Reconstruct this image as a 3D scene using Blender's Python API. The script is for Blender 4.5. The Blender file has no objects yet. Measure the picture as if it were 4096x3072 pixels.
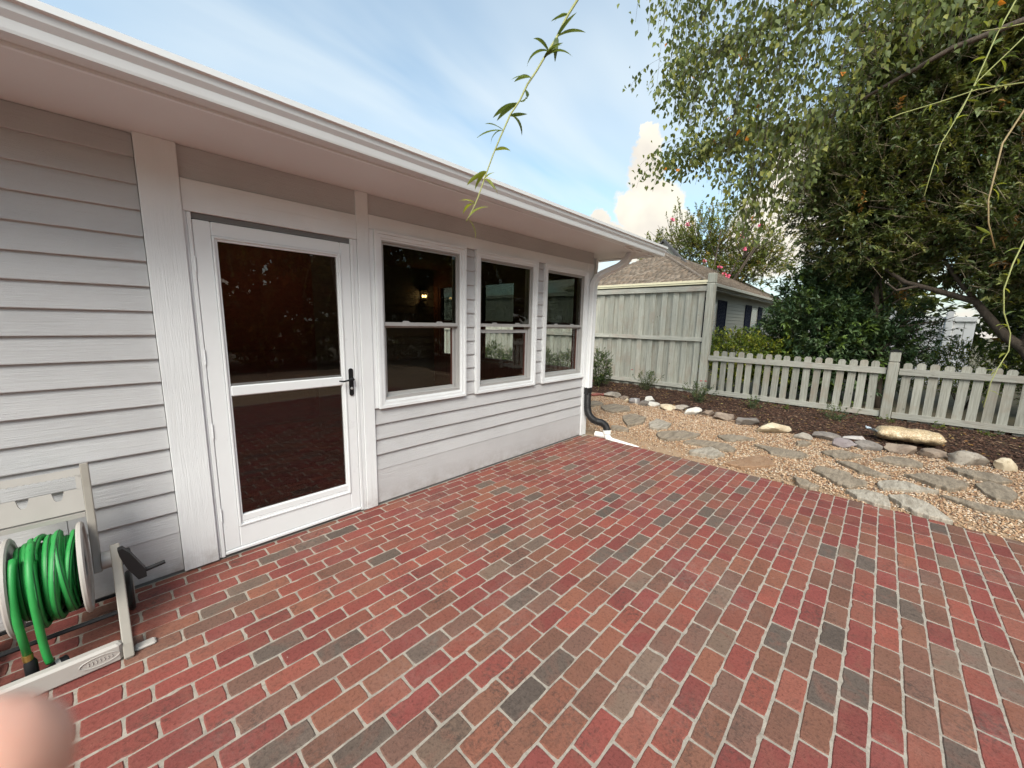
import bpy, math, random
import numpy as np
from mathutils import Vector, Matrix, Euler

rng = np.random.default_rng(7)
random.seed(7)
SC = bpy.context.scene
COL = SC.collection
R = math.radians

# ---------------------------------------------------------------- camera
cam = bpy.data.cameras.new('camera')
cam.sensor_width = 36.0
cam.lens = 13.668
cam.clip_start = 0.005
cam.clip_end = 600
cam.dof.use_dof = True
cam.dof.focus_distance = 5.0
cam.dof.aperture_fstop = 6.5
camo = bpy.data.objects.new('camera', cam)
COL.objects.link(camo)
CAM = Vector((0.0, -2.95, 1.5665))
CR = Vector((0.68942, -0.72407, 0.02074))      # right
CU = Vector((0.09980, 0.12331, 0.98734))       # up
CF = Vector((0.71745, 0.67862, -0.15728))      # forward
camo.matrix_world = Matrix(((CR.x, CU.x, -CF.x, CAM.x), (CR.y, CU.y, -CF.y, CAM.y),
                            (CR.z, CU.z, -CF.z, CAM.z), (0, 0, 0, 1)))
SC.camera = camo

# ---------------------------------------------------------------- light
# thin bright haze over the sun: one broad, soft key from behind the camera's left shoulder
SUN_EL = 46.0
SUN_AZ = Vector((-0.80, -0.60, 0)).normalized()         # towards the sun
sun = bpy.data.lights.new('sun', 'SUN')
sun.energy = 1.5
sun.angle = R(38)
sun.color = (1.0, 0.95, 0.885)
suno = bpy.data.objects.new('sun', sun)
COL.objects.link(suno)
sd = Vector((SUN_AZ.x * math.cos(R(SUN_EL)), SUN_AZ.y * math.cos(R(SUN_EL)), math.sin(R(SUN_EL))))
suno.rotation_euler = sd.to_track_quat('Z', 'Y').to_euler()

SC.view_settings.view_transform = 'Standard'
SC.view_settings.look = 'None'
SC.view_settings.gamma = 1
SC.view_settings.use_curve_mapping = False
SC.view_settings.exposure = 1.66
SC.cycles.max_bounces = 6
SC.cycles.diffuse_bounces = 3
SC.cycles.glossy_bounces = 3
SC.cycles.transmission_bounces = 4
SC.cycles.transparent_max_bounces = 10
SC.cycles.use_adaptive_sampling = True
SC.cycles.adaptive_threshold = 0.02
SC.cycles.use_denoising = True
SC.cycles.sample_clamp_indirect = 4.0

world = bpy.data.worlds.new('World')
SC.world = world
world.use_nodes = True
world.cycles.sampling_method = 'MANUAL'
world.cycles.sample_map_resolution = 512


class NT:
    """tiny node-tree helper"""
    def __init__(self, tree):
        self.t = tree
        self.n = tree.nodes
        self.l = tree.links

    def node(self, typ, **kw):
        x = self.n.new(typ)
        for k, v in kw.items():
            setattr(x, k, v)
        return x

    def put(self, sock, v):
        if isinstance(v, bpy.types.NodeSocket):
            self.l.new(v, sock)
        else:
            if isinstance(v, (tuple, list)) and len(v) == 3 and sock.type == 'RGBA':
                v = (*v, 1)
            sock.default_value = v

    def math(self, op, a, b=None, c=None, clamp=False):
        x = self.node('ShaderNodeMath', operation=op, use_clamp=clamp)
        self.put(x.inputs[0], a)
        if b is not None:
            self.put(x.inputs[1], b)
        if c is not None:
            self.put(x.inputs[2], c)
        return x.outputs[0]

    def vmath(self, op, a, b=None, scale=None):
        x = self.node('ShaderNodeVectorMath', operation=op)
        self.put(x.inputs[0], a)
        if b is not None:
            self.put(x.inputs[1], b)
        if scale is not None:
            self.put(x.inputs['Scale'], scale)
        return x.outputs['Value'] if op in ('DOT_PRODUCT', 'LENGTH', 'DISTANCE') else x.outputs[0]

    def noise(self, vec, scale=5, detail=4, rough=0.55, dist=0.0):
        x = self.node('ShaderNodeTexNoise')
        if vec is not None:
            self.put(x.inputs['Vector'], vec)
        self.put(x.inputs['Scale'], scale)
        self.put(x.inputs['Detail'], detail)
        self.put(x.inputs['Roughness'], rough)
        self.put(x.inputs['Distortion'], dist)
        return x.outputs[0]

    def voronoi(self, vec, scale, out='Distance', feature='F1'):
        x = self.node('ShaderNodeTexVoronoi', feature=feature)
        if vec is not None:
            self.put(x.inputs['Vector'], vec)
        self.put(x.inputs['Scale'], scale)
        return x.outputs[out]

    def rmap(self, v, a, b, c=0.0, d=1.0, smooth=False):
        x = self.node('ShaderNodeMapRange')
        if smooth:
            x.interpolation_type = 'SMOOTHSTEP'
        for i, q in enumerate((v, a, b, c, d)):
            self.put(x.inputs[i], q)
        return x.outputs[0]

    def mix(self, f, a, b, blend='MIX'):
        x = self.node('ShaderNodeMix', data_type='RGBA', blend_type=blend)
        self.put(x.inputs['Factor'], f)
        self.put(x.inputs['A'], a)
        self.put(x.inputs['B'], b)
        return x.outputs['Result']

    def mapping(self, vec, scale=(1, 1, 1), rot=(0, 0, 0), loc=(0, 0, 0)):
        x = self.node('ShaderNodeMapping')
        self.put(x.inputs['Vector'], vec)
        self.put(x.inputs['Location'], loc)
        self.put(x.inputs['Rotation'], rot)
        self.put(x.inputs['Scale'], scale)
        return x.outputs[0]

    def bump(self, h, strength=0.3, dist=0.01, normal=None):
        x = self.node('ShaderNodeBump')
        self.put(x.inputs['Height'], h)
        self.put(x.inputs['Strength'], strength)
        self.put(x.inputs['Distance'], dist)
        if normal is not None:
            self.put(x.inputs['Normal'], normal)
        return x.outputs[0]


# ---- sky: clear low-sun sky, streaked high cloud all over, heaped cumulus low down
w = NT(world.node_tree)
w.n.clear()
sky = w.node('ShaderNodeTexSky', sky_type='NISHITA')
sky.sun_disc = False
sky.sun_elevation = R(SUN_EL)
sky.sun_rotation = math.atan2(SUN_AZ.x, SUN_AZ.y)
sky.air_density = 1.0
sky.dust_density = 2.2
sky.ozone_density = 0.2
tc = w.node('ShaderNodeTexCoord')
D = w.vmath('NORMALIZE', tc.outputs['Generated'])
sep = w.node('ShaderNodeSeparateXYZ')
w.l.new(D, sep.inputs[0])
dz = w.math('MAXIMUM', sep.outputs['Z'], 0.02)
inv = w.math('DIVIDE', 1.0, w.math('ADD', dz, 0.12))
P = w.vmath('SCALE', D, scale=inv)
cir = w.noise(w.mapping(P, (0.45, 1.6, 0.0), (0, 0, R(28))), 1.1, 4, 0.5, 0.35)
cir2 = w.noise(w.mapping(P, (0.5, 0.5, 0.0), (0, 0, 0), (3.1, 0.7, 0)), 0.9, 2, 0.5)
cirm = w.math('MULTIPLY', w.rmap(cir, 0.20, 0.78, smooth=True), w.rmap(cir2, 0.22, 0.62, 0.5, 1.0, smooth=True))
cirm = w.math('MULTIPLY', cirm, 0.92)


nzc = w.node('ShaderNodeTexNoise')
w.put(nzc.inputs['Vector'], D)
nzc.inputs['Scale'].default_value = 13.0
nzc.inputs['Detail'].default_value = 5
nzc.inputs['Roughness'].default_value = 0.68
DD = w.vmath('ADD', D, w.vmath('SCALE', w.vmath('SUBTRACT', nzc.outputs['Color'], (0.5, 0.5, 0.5)), scale=0.07))


def cloud_heap(center, blobs):
    """heaped cloud: overlapping balls on the sky around one direction, edges broken up by noise"""
    c = Vector(center).normalized()
    rgt = c.cross(Vector((0, 0, 1))).normalized()
    up = rgt.cross(c)
    tot = None
    for (bx_, by_, br_) in blobs:
        q = (c + rgt * bx_ + up * by_).normalized()
        m = w.math('MULTIPLY_ADD', w.vmath('DISTANCE', DD, tuple(q)), -1.0 / br_, 1.0)
        tot = m if tot is None else w.math('MAXIMUM', tot, m)
    return tot


cum = cloud_heap((0.852, 0.42, 0.312), [(0.0, 0.015, .045), (0.006, 0.055, .034), (0.0, 0.085, .020), (0.035, -0.045, .052), (-0.02, -0.055, .048), (0.06, -0.11, .06), (0.01, -0.12, .07)])
cum2 = cloud_heap((0.823, 0.51, 0.232), [(0.0, 0.0, .024), (0.03, -0.03, .032)])
cum3 = cloud_heap((0.915, 0.16, 0.30), [(0.0, 0.0, .05), (0.07, -0.05, .08), (-0.02, -0.12, .1)])
tot = w.math('MAXIMUM', w.math('MAXIMUM', cum, cum2), cum3)
lown = w.noise(w.mapping(D, (3, 3, 7)), 1.4, 4, 0.6)
low = w.math('MULTIPLY', w.rmap(lown, 0.47, 0.60, smooth=True), w.rmap(sep.outputs['Z'], 0.10, 0.24, 1.0, 0.0, smooth=True))
heap = w.math('MAXIMUM', w.rmap(tot, -0.02, 0.22, smooth=True), low)
SKYK = 0.075


def ck(*c):
    return tuple(x / SKYK for x in c)


clear = w.vmath('MULTIPLY', sky.outputs[0], (1.02, 1.20, 1.12))      # the pale cyan of a humid summer sky
cirrus = w.mix(cirm, clear, ck(0.285, 0.315, 0.33))
shade = w.noise(w.vmath('ADD', D, (0.02, 0.02, 0.05)), 10, 3, 0.5)
heapc = w.mix(w.rmap(shade, 0.35, 0.62), ck(0.29, 0.272, 0.245), ck(0.36, 0.34, 0.29))
full = w.mix(heap, cirrus, heapc)
bg = w.node('ShaderNodeBackground')
w.l.new(full, bg.inputs['Color'])
bg.inputs['Strength'].default_value = SKYK
out = w.node('ShaderNodeOutputWorld')
w.l.new(bg.outputs[0], out.inputs['Surface'])

# ---------------------------------------------------------------- helpers
def tag(o, label=None, cat=None, group=None, kind=None):
    if label:
        o['label'] = label
    if cat:
        o['category'] = cat
    if group:
        o['group'] = group
    if kind:
        o['kind'] = kind
    return o


def empty(name, loc=(0, 0, 0), label=None, cat=None, group=None):
    o = bpy.data.objects.new(name, None)
    o.empty_display_size = 0.1
    o.location = loc
    COL.objects.link(o)
    return tag(o, label, cat, group)


def link(name, me, mat=None, parent=None):
    o = bpy.data.objects.new(name, me)
    COL.objects.link(o)
    if mat is not None and not me.materials:
        me.materials.append(mat)
    if parent is not None:
        o.parent = parent
        # geometry is written in world coordinates: cancel the parents' offset
        off = Vector((0, 0, 0))
        p = parent
        while p is not None:
            off += p.location
            p = p.parent
        o.location = -off
    return o


def copy_part(o, parent, dloc=(0, 0, 0)):
    c = o.copy()
    COL.objects.link(c)
    c.parent = parent
    c.location = o.location + Vector(dloc)
    return c


class MB:
    def __init__(self):
        self.v = []
        self.f = []

    def add(self, vs, fs):
        o = len(self.v)
        self.v += [tuple(q) for q in vs]
        self.f += [tuple(i + o for i in q) for q in fs]
        return self

    def box(self, x0, x1, y0, y1, z0, z1, M=None):
        vs = [Vector((x, y, z)) for z in (z0, z1) for x, y in ((x0, y0), (x1, y0), (x1, y1), (x0, y1))]
        if M is not None:
            vs = [M @ q for q in vs]
        return self.add(vs, [(3, 2, 1, 0), (4, 5, 6, 7), (0, 1, 5, 4), (1, 2, 6, 5), (2, 3, 7, 6), (3, 0, 4, 7)])

    def cbox(self, x0, x1, y0, y1, z0, z1, c=0.004, M=None):
        """box with chamfered edges"""
        vs = []
        for (zz, q) in ((z0, c), (z0 + c, 0), (z1 - c, 0), (z1, c)):
            pts = [(x0 + q + c, y0 + q), (x1 - q - c, y0 + q), (x1 - q, y0 + q + c), (x1 - q, y1 - q - c),
                   (x1 - q - c, y1 - q), (x0 + q + c, y1 - q), (x0 + q, y1 - q - c), (x0 + q, y0 + q + c)]
            vs += [Vector((x, y, zz)) for x, y in pts]
        fs = [tuple(range(7, -1, -1)), tuple(range(24, 32))]
        for r in range(3):
            for k in range(8):
                a, b = r * 8 + k, r * 8 + (k + 1) % 8
                fs.append((a, b, b + 8, a + 8))
        if M is not None:
            vs = [M @ q for q in vs]
        return self.add(vs, fs)

    def prism(self, poly, ext, cap=True):
        """poly: list of 3d points, ext: extrusion vector"""
        n = len(poly)
        e = Vector(ext)
        vs = [Vector(q) for q in poly] + [Vector(q) + e for q in poly]
        fs = [(i, (i + 1) % n, (i + 1) % n + n, i + n) for i in range(n)]
        if cap:
            fs += [tuple(range(n - 1, -1, -1)), tuple(range(n, 2 * n))]
        return self.add(vs, fs)

    def tube(self, path, rad, n=6, cap=True, sx=1.0, upv=None):
        path = [Vector(q) for q in path]
        m = len(path)
        if not hasattr(rad, '__len__'):
            rad = [rad] * m
        vs, fs = [], []
        prev = None
        for i, q in enumerate(path):
            t = (path[min(i + 1, m - 1)] - path[max(i - 1, 0)])
            if t.length < 1e-9:
                t = Vector((0, 0, 1))
            t.normalize()
            if prev is None:
                a = Vector(upv) if upv is not None else (Vector((0, 0, 1)) if abs(t.z) < 0.9 else Vector((1, 0, 0)))
            else:
                a = prev
            b = t.cross(a)
            if b.length < 1e-6:
                a = Vector((0, 1, 0))
                b = t.cross(a)
            b.normalize()
            a = b.cross(t)
            prev = a
            for k in range(n):
                th = 2 * math.pi * k / n
                vs.append(q + a * (math.cos(th) * rad[i]) + b * (math.sin(th) * rad[i] * sx))
        for i in range(m - 1):
            for k in range(n):
                k2 = (k + 1) % n
                fs.append((i * n + k, i * n + k2, (i + 1) * n + k2, (i + 1) * n + k))
        if cap:
            fs.append(tuple(range(n - 1, -1, -1)))
            fs.append(tuple((m - 1) * n + k for k in range(n)))
        return self.add(vs, fs)

    def lathe(self, prof, origin, axis, n=16):
        """prof: list of (radius, along); revolve around axis"""
        ax = Vector(axis).normalized()
        a = ax.orthogonal().normalized()
        b = ax.cross(a)
        O = Vector(origin)
        vs, fs = [], []
        for r, h in prof:
            for k in range(n):
                th = 2 * math.pi * k / n
                vs.append(O + ax * h + (a * math.cos(th) + b * math.sin(th)) * r)
        for i in range(len(prof) - 1):
            for k in range(n):
                k2 = (k + 1) % n
                fs.append((i * n + k, i * n + k2, (i + 1) * n + k2, (i + 1) * n + k))
        fs.append(tuple(range(n - 1, -1, -1)))
        fs.append(tuple((len(prof) - 1) * n + k for k in range(n)))
        return self.add(vs, fs)

    def mesh(self, name='m', smooth=False):
        me = bpy.data.meshes.new(name)
        me.from_pydata(self.v, [], self.f)
        if smooth:
            me.shade_smooth()
        me.update()
        return me

    def build(self, name, mat, parent=None, smooth=False, angle=None):
        me = self.mesh(name, smooth)
        if angle is not None:
            me.shade_smooth()
            me.set_sharp_from_angle(angle=R(angle))
        return link(name, me, mat, parent)


def np_mesh(name, V, F, C=None):
    """V (n,3), F (m,k) same-size faces, C (n,3) vertex colours"""
    me = bpy.data.meshes.new(name)
    V = np.ascontiguousarray(V, np.float32)
    F = np.ascontiguousarray(F, np.int32)
    m, k = F.shape
    me.vertices.add(len(V))
    me.vertices.foreach_set('co', V.ravel())
    me.loops.add(m * k)
    me.loops.foreach_set('vertex_index', F.ravel())
    me.polygons.add(m)
    me.polygons.foreach_set('loop_start', np.arange(0, m * k, k, dtype=np.int32))
    me.update(calc_edges=True)
    if C is not None:
        at = me.color_attributes.new('Col', 'FLOAT_COLOR', 'POINT')
        c4 = np.ones((len(V), 4), np.float32)
        c4[:, :3] = C
        at.data.foreach_set('color', c4.ravel())
    return me


# ---------------------------------------------------------------- materials
def new_mat(name):
    m = bpy.data.materials.new(name)
    m.use_nodes = True
    t = NT(m.node_tree)
    bsdf = t.n['Principled BSDF']
    return m, t, bsdf


def simple(name, col, rough=0.5, metal=0.0, var=0.06, nscale=6.0, bump=0.0, bscale=60.0, stretch=(1, 1, 1), dirt=None, spec=0.5):
    m, t, b = new_mat(name)
    tcn = t.node('ShaderNodeTexCoord')
    v = t.mapping(tcn.outputs['Object'], stretch)
    n = t.noise(v, nscale, 5, 0.6)
    c = t.mix(n, tuple(x * (1 - var * 2) for x in col), tuple(min(1, x * (1 + var * 2)) for x in col))
    if dirt:
        dn = t.noise(v, nscale * 0.35, 6, 0.65)
        c = t.mix(t.rmap(dn, 0.52, 0.75, 0, dirt[1]), c, dirt[0])
    t.put(b.inputs['Base Color'], c)
    t.put(b.inputs['Roughness'], t.rmap(n, 0.3, 0.7, max(0.02, rough - 0.06), min(1, rough + 0.06)))
    b.inputs['Metallic'].default_value = metal
    b.inputs['Specular IOR Level'].default_value = spec
    if bump:
        t.put(b.inputs['Normal'], t.bump(t.noise(v, bscale, 5, 0.6), bump, 0.004))
    return m


def paint(name, col, axis='X', grain=0.5, rough=0.5):
    """exterior paint over wood: faint grain, brush marks and specks along one axis"""
    m, t, b = new_mat(name)
    tcn = t.node('ShaderNodeTexCoord')
    oi = t.node('ShaderNodeObjectInfo')
    off = t.vmath('SCALE', (7.3, 3.1, 5.7), scale=oi.outputs['Random'])
    s = {'X': (1.2, 26, 30), 'Z': (26, 26, 1.0), 'Y': (26, 1.2, 30)}[axis]
    base = t.vmath('ADD', tcn.outputs['Object'], off)
    g = t.noise(t.mapping(base, s), 4.0, 5, 0.68, 0.9)
    fine = t.noise(base, 190, 1, 0.6)
    blot = t.noise(base, 1.7, 3, 0.6)
    spot = t.voronoi(base, 34)
    c = t.mix(t.rmap(blot, 0.3, 0.7), tuple(x * 0.93 for x in col), tuple(min(1, x * 1.05) for x in col))
    grime = t.noise(t.mapping(base, s), 1.3, 3, 0.7)
    c = t.mix(t.rmap(grime, 0.58, 0.8, 0, 0.28), c, tuple(x * y for x, y in zip(col, (0.72, 0.70, 0.66))))
    # splash dirt low down on the wall
    geo = t.node('ShaderNodeNewGeometry')
    sz = t.node('ShaderNodeSeparateXYZ')
    t.l.new(geo.outputs['Position'], sz.inputs[0])
    sp_ = t.math('MULTIPLY', t.rmap(sz.outputs['Z'], 0.01, 0.20, 1.0, 0.0), t.rmap(t.noise(geo.outputs['Position'], 9, 4, 0.7), 0.35, 0.75))
    c = t.mix(t.math('MULTIPLY', sp_, 0.6), c, (0.22, 0.165, 0.13))
    t.put(b.inputs['Base Color'], c)
    t.put(b.inputs['Roughness'], t.rmap(blot, 0.3, 0.7, rough - 0.08, rough + 0.08))
    h = t.math('ADD', t.math('MULTIPLY', g, 1.0), t.math('MULTIPLY', fine, 0.10))
    h = t.math('ADD', h, t.rmap(spot, 0.0, 0.09, 0.22, 0.0))
    t.put(b.inputs['Normal'], t.bump(h, grain, 0.007))
    b.inputs['Specular IOR Level'].default_value = 0.35
    return m


def weathered(name, axis='Z', dark=(0.25, 0.245, 0.205), light=(0.56, 0.55, 0.475), patch=(0.40, 0.345, 0.28)):
    m, t, b = new_mat(name)
    tcn = t.node('ShaderNodeTexCoord')
    oi = t.node('ShaderNodeObjectInfo')
    off = t.vmath('SCALE', (17.3, 13.1, 5.7), scale=oi.outputs['Random'])
    base = t.vmath('ADD', tcn.outputs['Object'], off)
    s = {'X': (1.0, 22, 22), 'Z': (22, 22, 1.0), 'Y': (22, 1.0, 22)}[axis]
    s2 = {'X': (.4, 9, 9), 'Z': (9, 9, .4), 'Y': (9, .4, 9)}[axis]
    g = t.noise(t.mapping(base, s), 2.6, 5, 0.68, 0.7)
    g2 = t.noise(t.mapping(base, s2), 1.5, 4, 0.6, 1.6)
    blot = t.noise(base, 2.2, 5, 0.65)
    c = t.mix(t.rmap(g, 0.24, 0.74), dark, light)
    c = t.mix(t.rmap(g2, 0.50, 0.72, 0, 0.4), c, tuple(x * 1.1 for x in light))
    c = t.mix(t.rmap(blot, 0.50, 0.68, 0, 0.75), c, patch)
    kn = t.voronoi(t.mapping(base, {'X': (1, 2, 2), 'Z': (2, 2, 1), 'Y': (2, 1, 2)}[axis]), 2.4)
    c = t.mix(t.rmap(kn, 0.0, 0.075, 0.8, 0.0), c, (0.09, 0.075, 0.055))
    tint = t.rmap(oi.outputs['Random'], 0, 1, 0.82, 1.12)
    c = t.vmath('SCALE', c, scale=tint)
    t.put(b.inputs['Base Color'], c)
    b.inputs['Roughness'].default_value = 0.85
    b.inputs['Specular IOR Level'].default_value = 0.2
    t.put(b.inputs['Normal'], t.bump(g, 0.55, 0.006))
    return m


def brick_mat(name, use_object_color):
    m, t, b = new_mat(name)
    if use_object_color:
        col = t.node('ShaderNodeObjectInfo').outputs['Color']
    else:
        col = t.node('ShaderNodeAttribute', attribute_name='Col').outputs['Color']
    geo = t.node('ShaderNodeNewGeometry')
    P = geo.outputs['Position']
    n1 = t.noise(P, 9.0, 3, 0.6)
    n2 = t.noise(P, 75.0, 3, 0.7)
    n3 = t.noise(P, 3.2, 3, 0.65, 0.6)
    c = t.mix(t.rmap(n1, 0.35, 0.68, 0, 0.6), col, t.mix(1.0, col, (1.10, 1.08, 1.08), 'MULTIPLY'))
    # kiln flashing: browner bloom drifting across the bricks
    nf = t.noise(P, 7.0, 3, 0.6, 0.8)
    c = t.mix(t.rmap(nf, 0.50, 0.68, 0, 0.45), c, (0.19, 0.080, 0.056))
    c = t.mix(t.rmap(n2, 0.50, 0.68, 0, 0.75), c, t.mix(1.0, c, (0.50, 0.47, 0.47), 'MULTIPLY'))
    c = t.mix(t.rmap(t.noise(P, 130.0, 2, 0.6), 0.60, 0.74, 0, 0.45), c, t.mix(1.0, c, (1.5, 1.55, 1.55), 'MULTIPLY'))
    # dark weathering that gathers in speckled patches, and a little dusty bloom
    patch = t.math('MULTIPLY', t.rmap(n3, 0.50, 0.66, 0, 1), t.rmap(t.noise(P, 48, 4, 0.75), 0.45, 0.62, 0, 1))
    c = t.mix(t.math('MULTIPLY', patch, 0.72), c, (0.045, 0.034, 0.028))
    dust = t.math('MULTIPLY', t.rmap(t.noise(P, 1.6, 2, 0.6, 0.3), 0.5, 0.72, 0, 0.26), t.rmap(t.noise(P, 30, 3, .7), 0.35, 0.7))
    c = t.mix(dust, c, (0.30, 0.22, 0.19))
    fl = t.math('MULTIPLY', t.rmap(t.voronoi(P, 26.0), 0.03, 0.06, 1, 0), t.rmap(t.noise(P, 2.3, 2, .6), 0.60, 0.66, 0, 1))
    c = t.mix(fl, c, (0.62, 0.58, 0.52))
    t.put(b.inputs['Base Color'], c)
    t.put(b.inputs['Roughness'], t.rmap(n1, 0.3, 0.7, 0.55, 0.82))
    b.inputs['Specular IOR Level'].default_value = 0.35
    h = t.math('ADD', n2, t.math('MULTIPLY', n1, 1.5))
    t.put(b.inputs['Normal'], t.bump(h, 0.6, 0.0035))
    return m


def mottled(name, c1, c2, c3, scale=8.0, rough=0.8, bump=0.5, bd=0.01, stretch=(1, 1, 1), rand=True):
    """three-tone stone / soil"""
    m, t, b = new_mat(name)
    tcn = t.node('ShaderNodeTexCoord')
    v = t.mapping(tcn.outputs['Object'], stretch)
    if rand:
        oi = t.node('ShaderNodeObjectInfo')
        v = t.vmath('ADD', v, t.vmath('SCALE', (9.1, 4.7, 3.3), scale=oi.outputs['Random']))
    n1 = t.noise(v, scale, 4, 0.65, 0.4)
    n2 = t.noise(v, scale * 4.5, 4, 0.7)
    c = t.mix(t.rmap(n1, 0.36, 0.62), c1, c2)
    c = t.mix(t.rmap(n2, 0.52, 0.72, 0, 0.8), c, c3)
    t.put(b.inputs['Base Color'], c)
    b.inputs['Roughness'].default_value = rough
    b.inputs['Specular IOR Level'].default_value = 0.3
    t.put(b.inputs['Normal'], t.bump(t.math('ADD', n1, t.math('MULTIPLY', n2, 0.5)), bump, bd))
    return m


def vcol_mat(name, rough=0.8, bump=0.0, bscale=200, spec=0.3):
    m, t, b = new_mat(name)
    a = t.node('ShaderNodeAttribute', attribute_name='Col').outputs['Color']
    geo = t.node('ShaderNodeNewGeometry')
    n = t.noise(geo.outputs['Position'], bscale, 3, 0.6)
    t.put(b.inputs['Base Color'], t.mix(t.rmap(n, 0.3, 0.7, 0, 0.35), a, t.mix(1.0, a, (0.6, 0.58, 0.55), 'MULTIPLY')))
    b.inputs['Roughness'].default_value = rough
    b.inputs['Specular IOR Level'].default_value = spec
    if bump:
        t.put(b.inputs['Normal'], t.bump(n, bump, 0.003))
    return m


def leaf_mat(name, trans=0.35, rough=0.42, spec=0.5, col=None):
    m, t, b = new_mat(name)
    a = t.node('ShaderNodeAttribute', attribute_name='Col').outputs['Color'] if col is None else col
    if col is not None:
        oi = t.node('ShaderNodeObjectInfo')
        a = t.mix(oi.outputs['Random'], tuple(x * 0.75 for x in col), tuple(x * 1.25 for x in col))
    t.put(b.inputs['Base Color'], a)
    b.inputs['Roughness'].default_value = rough
    b.inputs['Specular IOR Level'].default_value = spec
    tr = t.node('ShaderNodeBsdfTranslucent')
    t.put(tr.inputs['Color'], t.mix(1.0, a, (1.35, 1.25, 0.55), 'MULTIPLY'))
    mx = t.node('ShaderNodeMixShader')
    mx.inputs[0].default_value = trans
    t.l.new(b.outputs[0], mx.inputs[1])
    t.l.new(tr.outputs[0], mx.inputs[2])
    t.l.new(mx.outputs[0], t.n['Material Output'].inputs['Surface'])
    return m


def glass_mat(name, tint, ior=1.5):
    m, t, b = new_mat(name)
    t.n.remove(b)
    tr = t.node('ShaderNodeBsdfTransparent')
    tr.inputs['Color'].default_value = (*tint, 1)
    gl = t.node('ShaderNodeBsdfGlossy')
    gl.inputs['Roughness'].default_value = 0.0
    geo = t.node('ShaderNodeNewGeometry')
    wv = t.noise(geo.outputs['Position'], 1.6, 2, 0.4)
    bn = t.bump(wv, 0.06, 0.02)
    t.l.new(bn, gl.inputs['Normal'])
    fr = t.node('ShaderNodeFresnel')
    # same film of reflection on both faces of the pane
    t.put(fr.inputs['IOR'], t.rmap(geo.outputs['Backfacing'], 0, 1, ior, 1.0 / ior))
    mx = t.node('ShaderNodeMixShader')
    t.l.new(fr.outputs[0], mx.inputs[0])
    t.l.new(tr.outputs[0], mx.inputs[1])
    t.l.new(gl.outputs[0], mx.inputs[2])
    t.l.new(mx.outputs[0], t.n['Material Output'].inputs['Surface'])
    return m


def emit(name, col, s):
    m, t, b = new_mat(name)
    b.inputs['Base Color'].default_value = (*col, 1)
    b.inputs['Emission Color'].default_value = (*col, 1)
    b.inputs['Emission Strength'].default_value = s
    return m


M = {}
M['siding'] = paint('siding_paint', (0.505, 0.50, 0.502), 'X', 0.55, 0.55)
M['trim_z'] = paint('trim_paint_upright', (0.76, 0.77, 0.775), 'Z', 0.45, 0.45)
M['trim_x'] = paint('trim_paint_level', (0.76, 0.77, 0.775), 'X', 0.28, 0.45)
M['smooth_white'] = simple('enamel_white', (0.78, 0.79, 0.795), 0.32, var=0.02, bump=0.04, bscale=90)
M['vinyl'] = simple('white_vinyl', (0.76, 0.77, 0.775), 0.38, var=0.03, bump=0.03)
M['gutter'] = simple('gutter_aluminium', (0.66, 0.665, 0.665), 0.34, var=0.03, nscale=2.5, bump=0.03, bscale=25, dirt=((0.45, 0.42, 0.38), 0.25))
M['soffit'] = simple('soffit_paint', (0.70, 0.69, 0.685), 0.6, var=0.04, nscale=1.6, bump=0.05)
M['alu'] = simple('grey_aluminium', (0.42, 0.41, 0.40), 0.42, 0.2, 0.05)
M['shadow_gap'] = simple('grey_weatherstrip', (0.16, 0.155, 0.15), 0.7)
M['black'] = simple('black_plastic', (0.010, 0.010, 0.011), 0.55, var=0.1, spec=0.3)
M['rubber'] = simple('black_corrugated', (0.010, 0.010, 0.011), 0.48, var=0.1)
M['pvc'] = simple('white_pvc', (0.80, 0.79, 0.76), 0.35, var=0.03, dirt=((0.45, 0.40, 0.33), 0.4))
M['brick_o'] = brick_mat('brick_clay', True)
M['brick_v'] = brick_mat('brick_clay_field', False)
M['mortar'] = mottled('mortar', (0.26, 0.232, 0.195), (0.35, 0.31, 0.26), (0.165, 0.143, 0.115), 14, 0.9, 0.6, 0.004, rand=False)
M['board_z'] = weathered('weathered_board', 'Z')
M['board_y'] = weathered('weathered_rail', 'Y', (0.28, 0.27, 0.23), (0.60, 0.585, 0.51), (0.46, 0.37, 0.31))
M['picket'] = weathered('weathered_picket', 'Z', (0.19, 0.185, 0.155), (0.43, 0.42, 0.365), (0.30, 0.25, 0.195))
M['picket_rail'] = weathered('weathered_picket_rail', 'Y', (0.22, 0.215, 0.185), (0.48, 0.465, 0.41), (0.33, 0.27, 0.22))
M['glass_up'] = glass_mat('screened_glass', (0.45, 0.47, 0.45), 1.45)
M['glass_lo'] = glass_mat('clear_glass', (0.90, 0.91, 0.90), 1.5)
M['glass_door'] = glass_mat('door_glass', (0.62, 0.58, 0.57), 1.7)
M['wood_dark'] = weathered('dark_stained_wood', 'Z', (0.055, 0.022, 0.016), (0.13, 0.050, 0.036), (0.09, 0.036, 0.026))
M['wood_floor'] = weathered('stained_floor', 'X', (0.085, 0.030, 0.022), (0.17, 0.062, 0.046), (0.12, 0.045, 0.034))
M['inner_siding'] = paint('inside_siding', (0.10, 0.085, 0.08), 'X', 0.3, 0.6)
M['shingle'] = mottled('asphalt_shingle', (0.16, 0.125, 0.10), (0.25, 0.205, 0.165), (0.10, 0.08, 0.065), 5, 0.92, 0.6, 0.004)
M['own_shingle'] = mottled('dark_shingle', (0.05, 0.05, 0.052), (0.085, 0.083, 0.08), (0.03, 0.03, 0.03), 9, 0.92, 0.6, 0.004)
M['soil'] = mottled('soil', (0.12, 0.095, 0.065), (0.09, 0.085, 0.05), (0.05, 0.06, 0.03), 3, 0.95, 0.8, 0.02, rand=False)
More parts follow.
